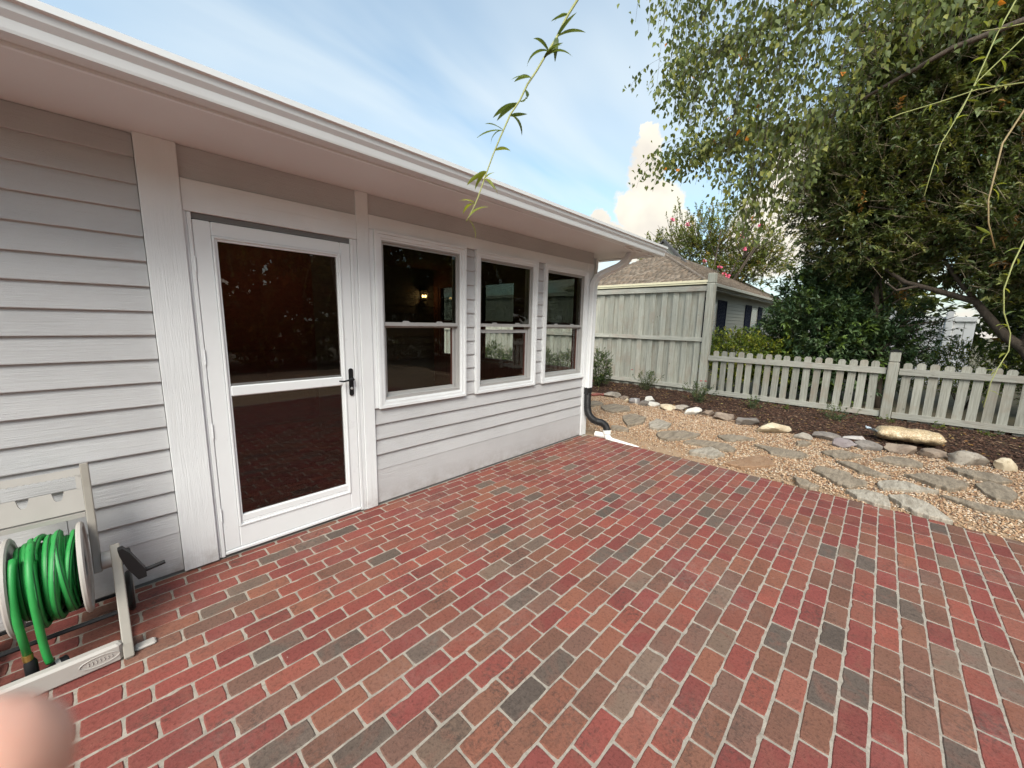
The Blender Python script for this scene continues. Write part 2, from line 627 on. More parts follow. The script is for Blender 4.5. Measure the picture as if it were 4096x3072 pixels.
M['grit'] = mottled('gravel_bed', (0.30, 0.20, 0.125), (0.40, 0.28, 0.18), (0.12, 0.08, 0.05), 30, 0.95, 0.8, 0.01, rand=False)
M['mulchbed'] = mottled('mulch_bed', (0.045, 0.026, 0.017), (0.075, 0.044, 0.030), (0.02, 0.013, 0.01), 22, 0.95, 0.9, 0.02, rand=False)
M['pebble'] = vcol_mat('pebble', 0.7, 0.2)
M['chip'] = vcol_mat('bark_chip', 0.9, 0.3)
M['slate'] = mottled('flagstone_slate', (0.175, 0.14, 0.102), (0.31, 0.252, 0.188), (0.10, 0.078, 0.058), 5, 0.8, 0.9, 0.012, (1, 4.0, 1))
M['slate_brown'] = mottled('flagstone_rust', (0.24, 0.135, 0.075), (0.31, 0.20, 0.125), (0.13, 0.08, 0.05), 5, 0.75, 0.7, 0.008, (1, 2.6, 1))
M['slate_pale'] = mottled('flagstone_pale', (0.245, 0.21, 0.165), (0.42, 0.372, 0.305), (0.15, 0.12, 0.092), 5, 0.8, 0.9, 0.012, (1, 4.0, 1))
M['rock_white'] = mottled('quartz_rock', (0.52, 0.49, 0.44), (0.64, 0.61, 0.56), (0.34, 0.29, 0.24), 6, 0.7, 0.8, 0.012)
M['rock_cream'] = mottled('cream_rock', (0.48, 0.38, 0.26), (0.60, 0.51, 0.37), (0.30, 0.22, 0.14), 6, 0.75, 0.7, 0.010)
M['rock_grey'] = mottled('grey_rock', (0.24, 0.205, 0.17), (0.38, 0.335, 0.28), (0.14, 0.115, 0.095), 6, 0.8, 0.8, 0.012)
M['rock_brown'] = mottled('brown_rock', (0.20, 0.15, 0.115), (0.30, 0.235, 0.18), (0.10, 0.075, 0.06), 6, 0.8, 0.8, 0.012)
M['rock_dark'] = mottled('dark_rock', (0.15, 0.13, 0.115), (0.24, 0.21, 0.185), (0.09, 0.078, 0.066), 6, 0.8, 0.8, 0.012)
M['rock_purple'] = mottled('purple_grey_rock', (0.20, 0.165, 0.165), (0.29, 0.25, 0.245), (0.12, 0.10, 0.10), 6, 0.8, 0.8, 0.012)
M['bark'] = mottled('bark', (0.060, 0.046, 0.034), (0.10, 0.076, 0.058), (0.032, 0.025, 0.02), 12, 0.9, 0.8, 0.01, (2, 2, .5))
M['twig'] = simple('pale_twig', (0.26, 0.20, 0.13), 0.8, var=0.2)
M['leaf'] = leaf_mat('foliage', 0.25, 0.45, 0.35)
M['leaf_thin'] = leaf_mat('thin_foliage', 0.45, 0.5, 0.3)
M['petal'] = vcol_mat('petal', 0.6)

# ---------------------------------------------------------------- the ground
g = MB()
g.add([(-120, -120, -0.04), (160, -120, -0.04), (160, 120, -0.04), (-120, 120, -0.04)], [(0, 1, 2, 3)])
tag(g.build('ground', M['soil']), kind='structure')

# gravel path: a sheet, loose pebbles on it, and flagstones set in it
PX = 4.663            # end of the patio
gp = MB()
gp.add([(PX - 0.02, -7.5, -0.012), (7.45, -7.5, -0.012), (7.75, 1.0, -0.012), (7.75, 3.2, -0.012), (PX - 0.02, 3.2, -0.012)], [(0, 1, 2, 3, 4)])
gp.add([(-9, -9.5, -0.012), (7.45, -9.5, -0.012), (7.45, -7.5, -0.012), (PX - 0.02, -7.5, -0.012), (PX - 0.02, -5.2, -0.012), (-9, -5.2, -0.012)], [(0, 1, 2, 3, 4, 5)])
path = tag(gp.build('gravel_path', M['grit']), kind='structure')

OCT_V = np.array([(1, 0, 0), (-1, 0, 0), (0, 1, 0), (0, -1, 0), (0, 0, 1), (0, 0, -1)], float)
OCT_F = np.array([(0, 2, 4), (2, 1, 4), (1, 3, 4), (3, 0, 4), (2, 0, 5), (1, 2, 5), (3, 1, 5), (0, 3, 5)])


def rot_mats(rz, tilt, ta):
    c, s = np.cos(rz), np.sin(rz)
    n = len(rz)
    A = np.zeros((n, 3, 3))
    A[:, 0, 0] = c; A[:, 0, 1] = -s; A[:, 1, 0] = s; A[:, 1, 1] = c; A[:, 2, 2] = 1
    ct, st = np.cos(tilt), np.sin(tilt)
    B = np.zeros((n, 3, 3))
    B[:, 0, 0] = 1; B[:, 1, 1] = ct; B[:, 1, 2] = -st; B[:, 2, 1] = st; B[:, 2, 2] = ct
    return A @ B


def scatter(name, pos, size, cols, parent, mat, tilt=0.35, smooth=True):
    n = len(pos)
    Rm_ = rot_mats(rng.uniform(0, 6.28, n), rng.normal(0, tilt, n), None)
    V = OCT_V[None] * size[:, None, :] * rng.uniform(0.75, 1.2, (n, 6, 1))
    V = np.einsum('nij,nkj->nki', Rm_, V) + pos[:, None, :]
    F = OCT_F[None] + (np.arange(n) * 6)[:, None, None]
    me = np_mesh(name, V.reshape(-1, 3), F.reshape(-1, 3), np.repeat(cols, 6, axis=0))
    if smooth:
        me.shade_smooth()
    o = link(name, me, mat, parent)
    tag(o, kind='stuff')
    return o


def border_x(y):
    """inner edge of the planted bed (where the border rocks lie)"""
    return np.interp(y, [-6, -4.2, -3.6, -3.0, -2.5, -1.9, -1.2, -0.6, 0.2, 1.1, 3], [7.2, 7.12, 7.08, 6.9, 6.98, 6.92, 7.2, 7.22, 7.35, 7.55, 8.0])


def nz2(x, y, s=1.0, k=0):
    return (np.sin(x * 2.1 * s + 1.3 + k) * np.cos(y * 1.7 * s + 0.4 * k) + np.sin(x * 4.3 * s - y * 3.1 * s + k) * 0.6 + np.sin(y * 7.9 * s + x * 5.3 * s + 2 * k) * 0.35) / 1.95


N = 80000
px = rng.uniform(PX + 0.01, 7.75, N)
py = rng.uniform(-6.2, 2.2, N)
keep = px < border_x(py) + 0.15 + 0.12 * nz2(px, py, 3)
# a dusty, trodden patch by the downspout
dust = np.exp(-((px - 4.75) / 0.42) ** 2) * np.clip((py + 2.1) / 1.0, 0, 1)
keep &= rng.uniform(0, 1, N) > dust * 0.9
keep &= ~((px < PX + 0.2 + 0.1 * nz2(px, py, 4)) & (rng.uniform(0, 1, N) < 0.55))
px, py = px[keep], py[keep]
n = len(px)
r = rng.uniform(0.0070, 0.0145, n)
size = np.stack([r * rng.uniform(0.9, 1.45, n), r * rng.uniform(0.75, 1.0, n), r * rng.uniform(0.45, 0.8, n)], 1)
pal = np.array([(0.50, 0.33, 0.20), (0.62, 0.47, 0.33), (0.40, 0.235, 0.135), (0.64, 0.55, 0.44), (0.28, 0.16, 0.10), (0.48, 0.30, 0.17), (0.15, 0.105, 0.08)])
pc = pal[rng.choice(len(pal), n, p=[.25, .2, .18, .12, .09, .1, .06])] * rng.uniform(0.8, 1.12, (n, 1))
scatter('pebbles', np.stack([px, py, -0.012 + r * 0.45 + rng.uniform(0, 0.006, n)], 1), size, pc, path, M['pebble'])

FLAGS = [
 [(6.43,0.80),(6.81,0.74),(6.85,0.43),(6.56,0.24),(6.16,0.38),(6.18,0.57)],
 [(6.03,0.13),(6.30,0.06),(6.23,-0.21),(5.81,-0.33),(5.47,-0.25),(5.69,-0.08)],
 [(5.90,-0.41),(6.22,-0.38),(6.19,-0.52),(6.08,-0.67),(5.84,-0.72),(5.65,-0.66),(5.66,-0.51)],
 [(5.43,-0.72),(5.61,-0.76),(5.85,-0.95),(5.86,-1.19),(5.66,-1.19),(5.41,-1.11),(5.18,-0.97),(5.25,-0.82)],
 [(5.27,-1.16),(5.48,-1.20),(5.57,-1.36),(5.66,-1.59),(5.51,-1.74),(5.36,-1.75),(5.29,-1.65),(5.32,-1.46)],
 [(4.96,-1.35),(5.29,-1.50),(5.23,-1.60),(5.12,-1.70),(4.91,-1.64),(4.88,-1.39)],
 [(5.99,-1.38),(6.16,-1.50),(6.21,-1.62),(6.20,-1.83),(6.01,-1.69),(5.82,-1.63),(5.81,-1.52)],
 [(5.88,-1.86),(5.92,-1.96),(5.95,-2.17),(5.98,-2.35),(5.88,-2.47),(5.68,-2.39),(5.62,-2.27),(5.60,-2.11),(5.77,-2.01)],
 [(4.82,-1.81),(5.46,-2.01),(5.41,-2.10),(5.17,-2.24),(4.96,-2.11),(4.78,-1.97)],
 [(4.86,-2.44),(4.85,-2.55),(4.75,-2.67),(4.63,-2.60),(4.65,-2.52)],
 [(5.30,-2.54),(5.48,-2.59),(5.50,-2.74),(5.48,-2.86),(5.33,-2.91),(5.30,-3.00),(5.18,-3.00),(4.97,-2.89),(5.01,-2.79),(5.16,-2.67)],
 [(5.88,-2.71),(5.96,-2.84),(5.86,-3.00),(5.64,-3.19),(5.58,-3.05),(5.61,-2.93)],
 [(6.18,-2.54),(6.47,-2.73),(6.39,-2.94),(6.06,-2.78),(6.02,-2.69)],
 [(5.39,-3.09),(5.51,-3.16),(5.58,-3.30),(5.51,-3.41),(5.49,-3.52),(5.34,-3.36),(5.18,-3.13),(5.21,-3.09)],
 [(4.85,-2.87),(4.99,-3.00),(4.99,-3.13),(4.89,-3.17),(4.63,-3.18),(4.64,-3.07),(4.71,-2.96)],
 [(4.99,-3.16),(5.11,-3.28),(5.05,-3.39),(4.89,-3.48),(4.67,-3.55),(4.66,-3.41),(4.71,-3.31),(4.82,-3.23)],
 [(5.39,-3.52),(5.41,-3.64),(5.35,-3.82),(5.42,-4.02),(5.38,-4.12),(5.23,-3.99),(5.20,-3.83),(5.21,-3.72)],
 [(5.86,-3.30),(6.05,-3.44),(6.12,-3.63),(5.99,-3.76),(5.84,-3.73),(5.64,-3.62),(5.66,-3.51)],
 [(6.08,-3.81),(6.29,-3.94),(6.19,-4.06),(5.95,-4.07),(5.66,-3.99),(5.67,-3.90),(5.78,-3.84)],
 [(6.31,-3.04),(6.59,-3.18),(6.66,-3.38),(6.55,-3.47),(6.35,-3.44),(6.27,-3.22)],
 [(6.56,-3.66),(6.59,-3.82),(6.62,-4.05),(6.44,-4.12),(6.28,-4.01),(6.32,-3.83),(6.40,-3.73)],
 [(6.64,1.20),(6.84,1.16),(6.79,0.98),(6.64,0.85),(6.32,0.93),(6.41,1.13)],
 [(5.28,-0.07),(5.37,-0.13),(5.31,-0.36),(5.22,-0.38),(5.13,-0.17)],
 [(6.47,-2.25),(6.58,-2.32),(6.54,-2.41),(6.34,-2.35),(6.30,-2.29)],
]
kinds = ['slate'] * 24
for k in (2, 5, 13, 14, 15):
    kinds[k] = 'slate_pale'
kinds[8] = 'slate_brown'
for k, poly in enumerate(FLAGS):
    pts = [Vector((x, y, 0)) for x, y in poly]
    cen = sum(pts, Vector()) / len(pts)
    # chipped, uneven outline
    out_ = []
    for i, q in enumerate(pts):
        nx = pts[(i + 1) % len(pts)]
        for s in (0.0, 0.34, 0.67):
            e = q.lerp(nx, s)
            e += (e - cen).normalized() * random.uniform(-0.012, 0.014)
            out_.append(e)
    top = 0.022 + random.uniform(0, 0.014)
    tx, ty = random.uniform(-0.015, 0.015), random.uniform(-0.015, 0.015)
    m = MB()
    nn = len(out_)
    lv = [(0.995, -0.03), (1.0, top - 0.008), (0.975, top), (0.55, top + 0.003)]
    vs = []
    for sc_, z in lv:
        for e in out_:
            q = cen + (e - cen) * sc_
            vs.append((q.x, q.y, z + (q.x - cen.x) * tx + (q.y - cen.y) * ty + (random.uniform(-.002, .002) if z > 0 else 0)))
    vs.append((cen.x, cen.y, top + 0.002))
    fs = []
    for a in range(3):
        for i in range(nn):
            j = (i + 1) % nn
            fs.append((a * nn + i, a * nn + j, (a + 1) * nn + j, (a + 1) * nn + i))
    for i in range(nn):
        fs.append((3 * nn + i, 3 * nn + (i + 1) % nn, 4 * nn))
    # polygons may run clockwise
    ar = sum(out_[i].x * out_[(i + 1) % nn].y - out_[(i + 1) % nn].x * out_[i].y for i in range(nn))
    if ar < 0:
        fs = [tuple(reversed(f)) for f in fs]
    m.add(vs, fs)
    m.build('flagstone', M[kinds[k]], path)

# planted bed: a low mound of mulch up to the fences
xs = np.linspace(0, 1, 26)
ys = np.linspace(-7.5, 6.0, 90)
V, F = [], []
for j, y in enumerate(ys):
    x0 = float(border_x(y))
    for i, s in enumerate(xs):
        x = x0 + (9.75 - x0) * s
        h = 0.05 * min(1, s * 6) + 0.02 * float(nz2(np.array(x), np.array(y), 2.2)) * min(1, s * 5) - 0.014
        V.append((x, y, h))
nx_ = len(xs)
for j in range(len(ys) - 1):
    for i in range(nx_ - 1):
        a = j * nx_ + i
        F.append((a, a + 1, a + nx_ + 1, a + nx_))
mu = MB()
mu.add(V, F)
bed = tag(mu.build('mulch_bed', M['mulchbed'], smooth=True), kind='structure')


def bed_z(x, y):
    x0 = border_x(y)
    s = np.clip((x - x0) / (9.75 - x0), 0, 1)
    return 0.05 * np.minimum(1, s * 6) + 0.02 * nz2(x, y, 2.2) * np.minimum(1, s * 5) - 0.014


N = 30000
px = rng.uniform(6.8, 9.7, N)
py = rng.uniform(-6.2, 3.2, N)
keep = px > border_x(py) - 0.05 + 0.1 * nz2(px, py, 3)
px, py = px[keep], py[keep]
n = len(px)
L = rng.uniform(0.015, 0.055, n)
size = np.stack([L, rng.uniform(0.005, 0.012, n), rng.uniform(0.003, 0.007, n)], 1)
pal = np.array([(0.085, 0.042, 0.028), (0.13, 0.068, 0.044), (0.042, 0.024, 0.018), (0.20, 0.12, 0.08), (0.32, 0.21, 0.13)])
pc = pal[rng.choice(5, n, p=[.36, .27, .22, .11, .04])] * rng.uniform(0.75, 1.2, (n, 1))
scatter('bark_chips', np.stack([px, py, bed_z(px, py) + rng.uniform(0.002, 0.014, n)], 1), size, pc, bed, M['chip'], 0.3, False)

# ---------------------------------------------------------------- brick patio
slab = MB()
slab.box(-8.0, PX - 0.002, -5.18, 0.5, -0.12, -0.0035)
patio = tag(slab.build('patio', M['mortar']), kind='structure')
BL, BW, PL, PW = 0.2060, 0.0955, 0.2128, 0.1016
DARK = [(3.42,-2.03), (3.31,-2.13), (2.55,-1.82), (2.25,-1.73), (2.36,-1.82), (2.16,-2.03), (2.38,-2.43), (3.53,-2.94), (3.43,-3.04), (3.08,-3.14),
    (3.01,-3.25), (2.09,-2.54), (2.26,-2.74), (2.47,-2.94), (2.09,-2.94), (2.16,-3.04), (2.70,-3.35), (1.45,-2.34), (1.64,-2.34), (1.33,-2.05),
    (2.12,-3.35), (4.57,-3.46), (3.45,-2.85), (3.85,-3.46), (2.75,-3.56), (2.83,-3.45), (1.55,-1.61), (2.02,-1.32), (1.07,-0.20), (0.65,-0.20),
    (1.19,-0.71), (0.35,-0.53), (0.48,-1.02), (0.69,-1.23), (1.00,-1.54), (0.40,-1.55), (0.61,-1.75), (1.62,-1.33), (2.08,-1.34), (1.92,-1.19),
    (1.91,-0.59), (1.94,-1.00), (1.32,-2.04), (1.44,-2.33), (1.13,-2.03), (0.81,-1.94), (2.76,-1.42), (2.44,-0.26), (2.53,-0.58), (2.55,-0.78),
    (3.06,-1.09), (3.07,-1.31), (3.39,-1.41), (3.27,-0.88), (4.58,-1.28), (4.38,-1.49), (4.27,-1.60), (4.14,-1.08), (4.58,-2.13), (4.16,-2.13),
    (3.74,-1.92), (3.52,-1.71), (3.39,-1.40), (3.08,-1.09), (3.29,-0.89), (3.07,-1.31), (2.76,-1.41), (3.62,-1.40), (3.42,-2.02), (3.31,-2.13),
    (3.38,-0.56), (3.61,-0.35), (4.59,-1.60)]
BROWN = [(1.69,-1.99), (2.28,-2.13), (2.37,-2.02), (1.78,-2.04), (1.62,-2.33), (1.84,-2.50), (1.70,-2.60), (2.15,-2.24), (2.34,-2.64), (1.86,-2.32),
    (2.32,-2.80), (2.77,-2.59), (2.69,-2.50), (2.84,-2.96), (2.68,-2.96), (2.52,-3.16), (2.64,-3.23), (2.42,-3.25), (2.51,-3.36), (2.31,-3.15),
    (2.12,-2.79), (1.70,-2.73), (1.77,-2.83), (1.88,-2.94), (2.16,-3.25), (2.29,-3.34), (1.55,-2.73), (3.05,-2.83), (3.58,-3.35), (3.29,-3.35),
    (3.47,-3.46), (3.56,-3.23), (3.29,-3.22), (3.73,-3.72), (1.38,-2.23), (1.47,-2.42), (1.14,-2.07), (1.17,-2.22), (1.53,-2.63), (2.10,-2.02),
    (1.75,-1.84), (1.93,-1.97), (1.93,-1.82), (1.74,-1.60), (2.04,-1.50), (2.46,-1.53), (1.92,-1.46), (1.92,-2.46), (2.87,-3.29), (0.27,-0.59),
    (0.87,-0.59), (0.61,-1.30), (0.43,-1.34), (0.41,-1.31), (0.60,-1.53), (0.78,-1.54), (1.00,-1.31), (1.20,-1.34), (0.53,-1.60), (0.82,-1.94),
    (0.90,-1.80), (1.03,-1.93), (1.21,-1.52), (1.22,-1.73), (1.50,-0.81), (1.41,-1.12), (1.82,-1.09), (1.97,-1.42), (1.82,-1.52), (1.57,-2.03),
    (1.44,-1.95), (1.44,-2.14), (1.08,-2.13), (0.61,-0.50), (0.93,-2.10), (1.32,-2.25)]
RED = [(0.208, 0.055, 0.043), (0.189, 0.049, 0.041), (0.223, 0.065, 0.046), (0.174, 0.046, 0.038), (0.208, 0.072, 0.05)]
BRN = [(0.181, 0.08, 0.052), (0.154, 0.073, 0.05), (0.21, 0.082, 0.052), (0.143, 0.076, 0.056)]
GRY = [(0.113, 0.083, 0.066), (0.135, 0.095, 0.073), (0.099, 0.075, 0.061), (0.151, 0.1, 0.073)]


def brick_verts(lx, ly, seed):
    """worn brick: uneven arrises, rounded top edge, the odd chipped corner"""
    rr = random.Random(seed)
    c = 0.0035
    j = lambda a: rr.uniform(-a, a)
    nl = 6
    hx, hy = lx / 2, ly / 2
    ring = [(-hx + lx * i / nl, -hy) for i in range(nl)] + [(hx, -hy + ly * i / 3) for i in range(3)] + \
           [(hx - lx * i / nl, hy) for i in range(nl)] + [(-hx, hy - ly * i / 3) for i in range(3)]
    n = len(ring)
    chip = rr.randrange(n) if rr.random() < 0.35 else -1
    cor = {0, nl, nl + 3, 2 * nl + 3}
    out_, top_, low_ = [], [], []
    for i, (x, y) in enumerate(ring):
        ins = 0.0012 + j(0.0011) + (0.0022 if i in cor else 0) + (0.005 if i == chip else 0)
        x1, y1 = x - math.copysign(min(ins, hx), x) * (1 if abs(abs(x) - hx) < 1e-6 else 0), y - math.copysign(ins, y) * (1 if abs(abs(y) - hy) < 1e-6 else 0)
        q = c + j(0.0008) + (0.003 if i == chip else 0)
        x2, y2 = x1 - math.copysign(q, x) * (1 if abs(abs(x) - hx) < 1e-6 else 0), y1 - math.copysign(q, y) * (1 if abs(abs(y) - hy) < 1e-6 else 0)
        low_.append((x1, y1, -0.03))
        out_.append((x1, y1, -0.0034 + j(.0004)))
        top_.append((x2, y2, j(0.0004)))
    vs = low_ + out_ + top_
    fs = [tuple(range(2 * n, 3 * n))]
    for a in (0, n):
        for k in range(n):
            k2 = (k + 1) % n
            fs.append((a + k, a + k2, a + n + k2, a + n + k))
    return vs, fs


bricks = []
for kc in range(51):
    y1 = -(kc - 0.5) * PW if kc > 0 else 0.0
    y0 = -(kc + 0.5) * PW
    if kc == 0:
        continue
    yc = (y0 + y1) / 2
    off = (0.0 if kc % 2 == 1 else 0.62) * PL + random.uniform(-0.008, 0.008)
    # joints at off + i*PL ; rows end at PX
    i0 = int(math.floor((-3.4 - off) / PL))
    i = i0
    while True:
        a = off + i * PL
        b = a + PL
        i += 1
        if a > PX - 0.03:
            break
        b = min(b, PX + random.uniform(-0.004, 0.006))
        bricks.append((a + (PL - BL) / 2, b - (PL - BL) / 2, yc))
# the half course left between the wall and the first full course
for i in range(-16, 22):
    a, b = i * PL + 0.07, (i + 1) * PL + 0.07
    if b < PX:
        bricks.append((a + .005, b - .005, None))


def colour_of(x0, x1, y):
    if y is not None:
        for (qx, qy) in DARK:
            if x0 - .004 < qx < x1 + .004 and abs(qy - y) < PW / 2:
                return random.choice(GRY)
        for (qx, qy) in BROWN:
            if x0 - .004 < qx < x1 + .004 and abs(qy - y) < PW / 2:
                return random.choice(BRN)
    u = random.random()
    right = (x0 + x1) / 2 - (y or 0) > 2.6          # browner towards the open side, redder by the wall
    pd, pb = (0.015, 0.24) if right else (0.008, 0.08)
    return random.choice(GRY if u < pd else BRN if u < pd + pb else RED)


def seen(x, y):
    d = Vector((x, y, 0)) - CAM
    dpt = d.dot(CF)
    if dpt < 0.2:
        return None
    u, v = d.dot(CR) / dpt, d.dot(CU) / dpt
    if abs(u) > 2048 / 1555 * 0.97 or abs(v) > 1536 / 1555 * 0.97:
        return None
    if x < 0.02 and y > -0.65:
        return None
    return d.length


rank = []
for k, (a, b, y) in enumerate(bricks):
    dd = seen((a + b) / 2, y) if (y is not None and b - a > 0.15) else None
    if dd is not None:
        rank.append((dd, k))
rank.sort()
single = {k for _, k in rank[:300]}
variants = []
for s in range(10):
    vs, fs = brick_verts(BL, BW, s)
    mm = MB().add(vs, fs).mesh('brick')
    mm.materials.append(M['brick_o'])
    variants.append(mm)
fv, ff, fc = [], [], []
for k, (a, b, y) in enumerate(bricks):
    col = colour_of(a, b, y)
    kq = random.uniform(0.88, 1.10)
    col = tuple(c * kq for c in col)
    dz_ = random.uniform(-0.0012, 0.0012)
    rz = random.gauss(0, 0.0035)
    if k in single:
        o = bpy.data.objects.new('brick', random.choice(variants))
        COL.objects.link(o)
        o.parent = patio
        o.location = ((a + b) / 2, y + random.gauss(0, .0008), dz_)
        o.rotation_euler = (random.gauss(0, .003), random.gauss(0, .002), rz + (math.pi if random.random() < .5 else 0))
        o.color = (*col, 1)
    else:
        if y is None:
            vs, fs = brick_verts(b - a, 0.043, k)
            yy = -0.0245
        else:
            vs, fs = brick_verts(b - a, BW, k)
            yy = y
        o_ = len(fv)
        c_, s_ = math.cos(rz), math.sin(rz)
        fv += [((a + b) / 2 + q[0] * c_ - q[1] * s_, yy + q[0] * s_ + q[1] * c_, q[2] + dz_) for q in vs]
        ff += [tuple(i + o_ for i in f) for f in fs]
        fc += [col] * len(vs)
fm = bpy.data.meshes.new('brick_paving')
fm.from_pydata(fv, [], ff)
ca = fm.color_attributes.new('Col', 'FLOAT_COLOR', 'POINT')
c4 = np.ones((len(fv), 4), np.float32)
c4[:, :3] = np.array(fc)
ca.data.foreach_set('color', c4.ravel())
fo = link('brick_paving', fm, M['brick_v'], patio)
tag(fo, kind='stuff')

# ---------------------------------------------------------------- the house
house = empty('house', (2.2, 3.4, 0), 'grey clapboard house with white trim, storm door and three windows beside the patio', 'house')
HX0, HX1, HY1 = -6.0, 4.62, 7.0
WX0, WX1 = 0.215, 4.655        # left edge of the big trim board, house corner
WIN = [(1.525, 2.440), (2.570, 3.495), (3.628, 4.535)]
WZ0, WZ1 = 0.838, 2.245
GL = 0.064                     # casing width

# wall body behind the boards, left open at the door and windows
b = MB()
Yf, Yb = 0.022, 0.13
b.box(HX0, 0.392, Yf, Yb, -0.1, 2.62)
b.box(0.392, 1.362, Yf, Yb, 2.15, 2.62)
b.box(1.362, WIN[0][0] + GL - .01, Yf, Yb, -0.1, 2.62)
b.box(WIN[0][0] + GL - .01, 4.50, Yf, Yb, -0.1, WZ0 + .03)
b.box(WIN[0][0] + GL - .01, 4.50, Yf, Yb, WZ1 - .05, 2.62)
for (a, c) in ((WIN[0][1], WIN[1][0]), (WIN[1][1], WIN[2][0])):
    b.box(a - GL + .01, c + GL - .01, Yf, Yb, WZ0 + .03, WZ1 - .05)
b.box(4.50, HX1, Yf, Yb, -0.1, 2.62)
b.build('wall', M['siding'], house)

# end wall with three openings, back wall
EW = [(0.15, 0.97), (1.28, 2.10), (2.40, 3.28)]
b = MB()
b.box(4.51, HX1, Yb + .002, EW[0][0], -0.1, 2.62)
for k, (a, c) in enumerate(EW):
    b.box(4.51, HX1, a, c, -0.1, 0.90)
    b.box(4.51, HX1, a, c, 2.22, 2.62)
    b.box(4.51, HX1, c, EW[k + 1][0] if k < 2 else HY1, -0.1, 2.62)
b.box(HX0, 4.50, HY1 - .1, HY1, -0.1, 2.62)
b.box(HX0, HX0 + .1, Yb + .002, HY1 - .102, -0.1, 2.62)
b.build('wall', M['siding'], house)


def clapboard(x0, x1, z0, z1, butt=0.026, top=0.006):
    """bevelled board: thick at its lower edge"""
    m = MB()
    y = 0.022
    j = lambda a: random.uniform(-a, a)
    n = max(2, int((x1 - x0) / 0.5))
    prof = [(y, z0), (y - butt, z0), (y - butt - 0.001, z0 + 0.004), (y - top, z1), (y, z1)]
    vs = []
    for i in range(n + 1):
        x = x0 + (x1 - x0) * i / n
        wob = j(0.0015)
        for (py_, pz_) in prof:
            vs.append((x, py_ + (j(.0008) if py_ < y else 0), pz_ + wob))
    fs = []
    for i in range(n):
        for k in range(5):
            k2 = (k + 1) % 5
            fs.append((i * 5 + k, i * 5 + k2, (i + 1) * 5 + k2, (i + 1) * 5 + k))
    fs += [(0, 1, 2, 3, 4), tuple(n * 5 + k for k in (4, 3, 2, 1, 0))]
    m.add(vs, [tuple(reversed(f)) for f in fs])
    return m.build('clapboard', M['siding'], house)


zl = [0.268] + [0.268 + 0.1317 * k for k in range(1, 17)]
for k in range(len(zl)):
    z0 = zl[k]
    z1 = zl[k + 1] + .006 if k + 1 < len(zl) else 2.492
    if k % 3 == 1:                          # some courses are pieced from two lengths
        xj = random.uniform(-1.4, -0.1)
        clapboard(HX0 + .01, xj - .0015, z0, z1)
        clapboard(xj + .0015, WX0 - .003, z0, z1)
    else:
        clapboard(HX0 + .01, WX0 - .003, z0, z1)
MB().box(HX0, WX0 - .003, -0.002, 0.022, 0.022, 0.266).build('skirt_board', M['siding'], house)
MB().box(HX0, WX0 - .003, 0.010, 0.022, -0.05, 0.022).build('flashing', M['shadow_gap'], house)
zr = [0.312, 0.445, 0.575, 0.705]
for k, z0 in enumerate(zr):
    clapboard(1.488, 4.527, z0, zr[k + 1] + .006 if k < 3 else 0.842)
MB().box(1.488, 4.527, -0.002, 0.022, 0.022, 0.310).build('skirt_board', M['siding'], house)
MB().box(1.488, 4.527, 0.010, 0.022, -0.05, 0.022).build('flashing', M['shadow_gap'], house)
for (a, c) in ((WIN[0][1], WIN[1][0]), (WIN[1][1], WIN[2][0])):
    z = 0.842
    while z < 2.20:
        clapboard(a + .002, c - .002, z, min(z + 0.1395, 2.243), 0.022)
        z += 0.1335
# flat grey panels under the soffit
MB().box(0.388, 1.390, -0.0015, 0.022, 2.325, 2.495).build('frieze_panel', M['siding'], house)
MB().box(1.482, 4.66, -0.0015, 0.022, 2.352, 2.495).build('frieze_panel', M['siding'], house)

# white trim boards
T = lambda x0, x1, z0, z1, y0=-0.012, mat='trim_z', nm='trim_board': MB().cbox(x0, x1, y0, 0.021, z0, z1, 0.0025).build(nm, M[mat], house)
T(WX0, 0.386, 0.012, 2.497, -0.020)
T(0.3865, 0.402, 0.012, 2.322, -0.006)
T(0.3875, 1.389, 2.150, 2.3235, -0.012, 'trim_x')
T(1.360, 1.3885, 0.004, 2.149, -0.006)
T(1.390, 1.484, 0.004, 2.497, -0.014)
T(1.485, 4.53, 2.247, 2.3505, -0.010, 'trim_x')
T(1.486, 1.5235, 0.842, 2.2455, -0.006)
# corner boards
MB().cbox(4.531, 4.662, -0.014, 0.10, 0.004, 2.3505, 0.003).build('corner_board', M['trim_z'], house)


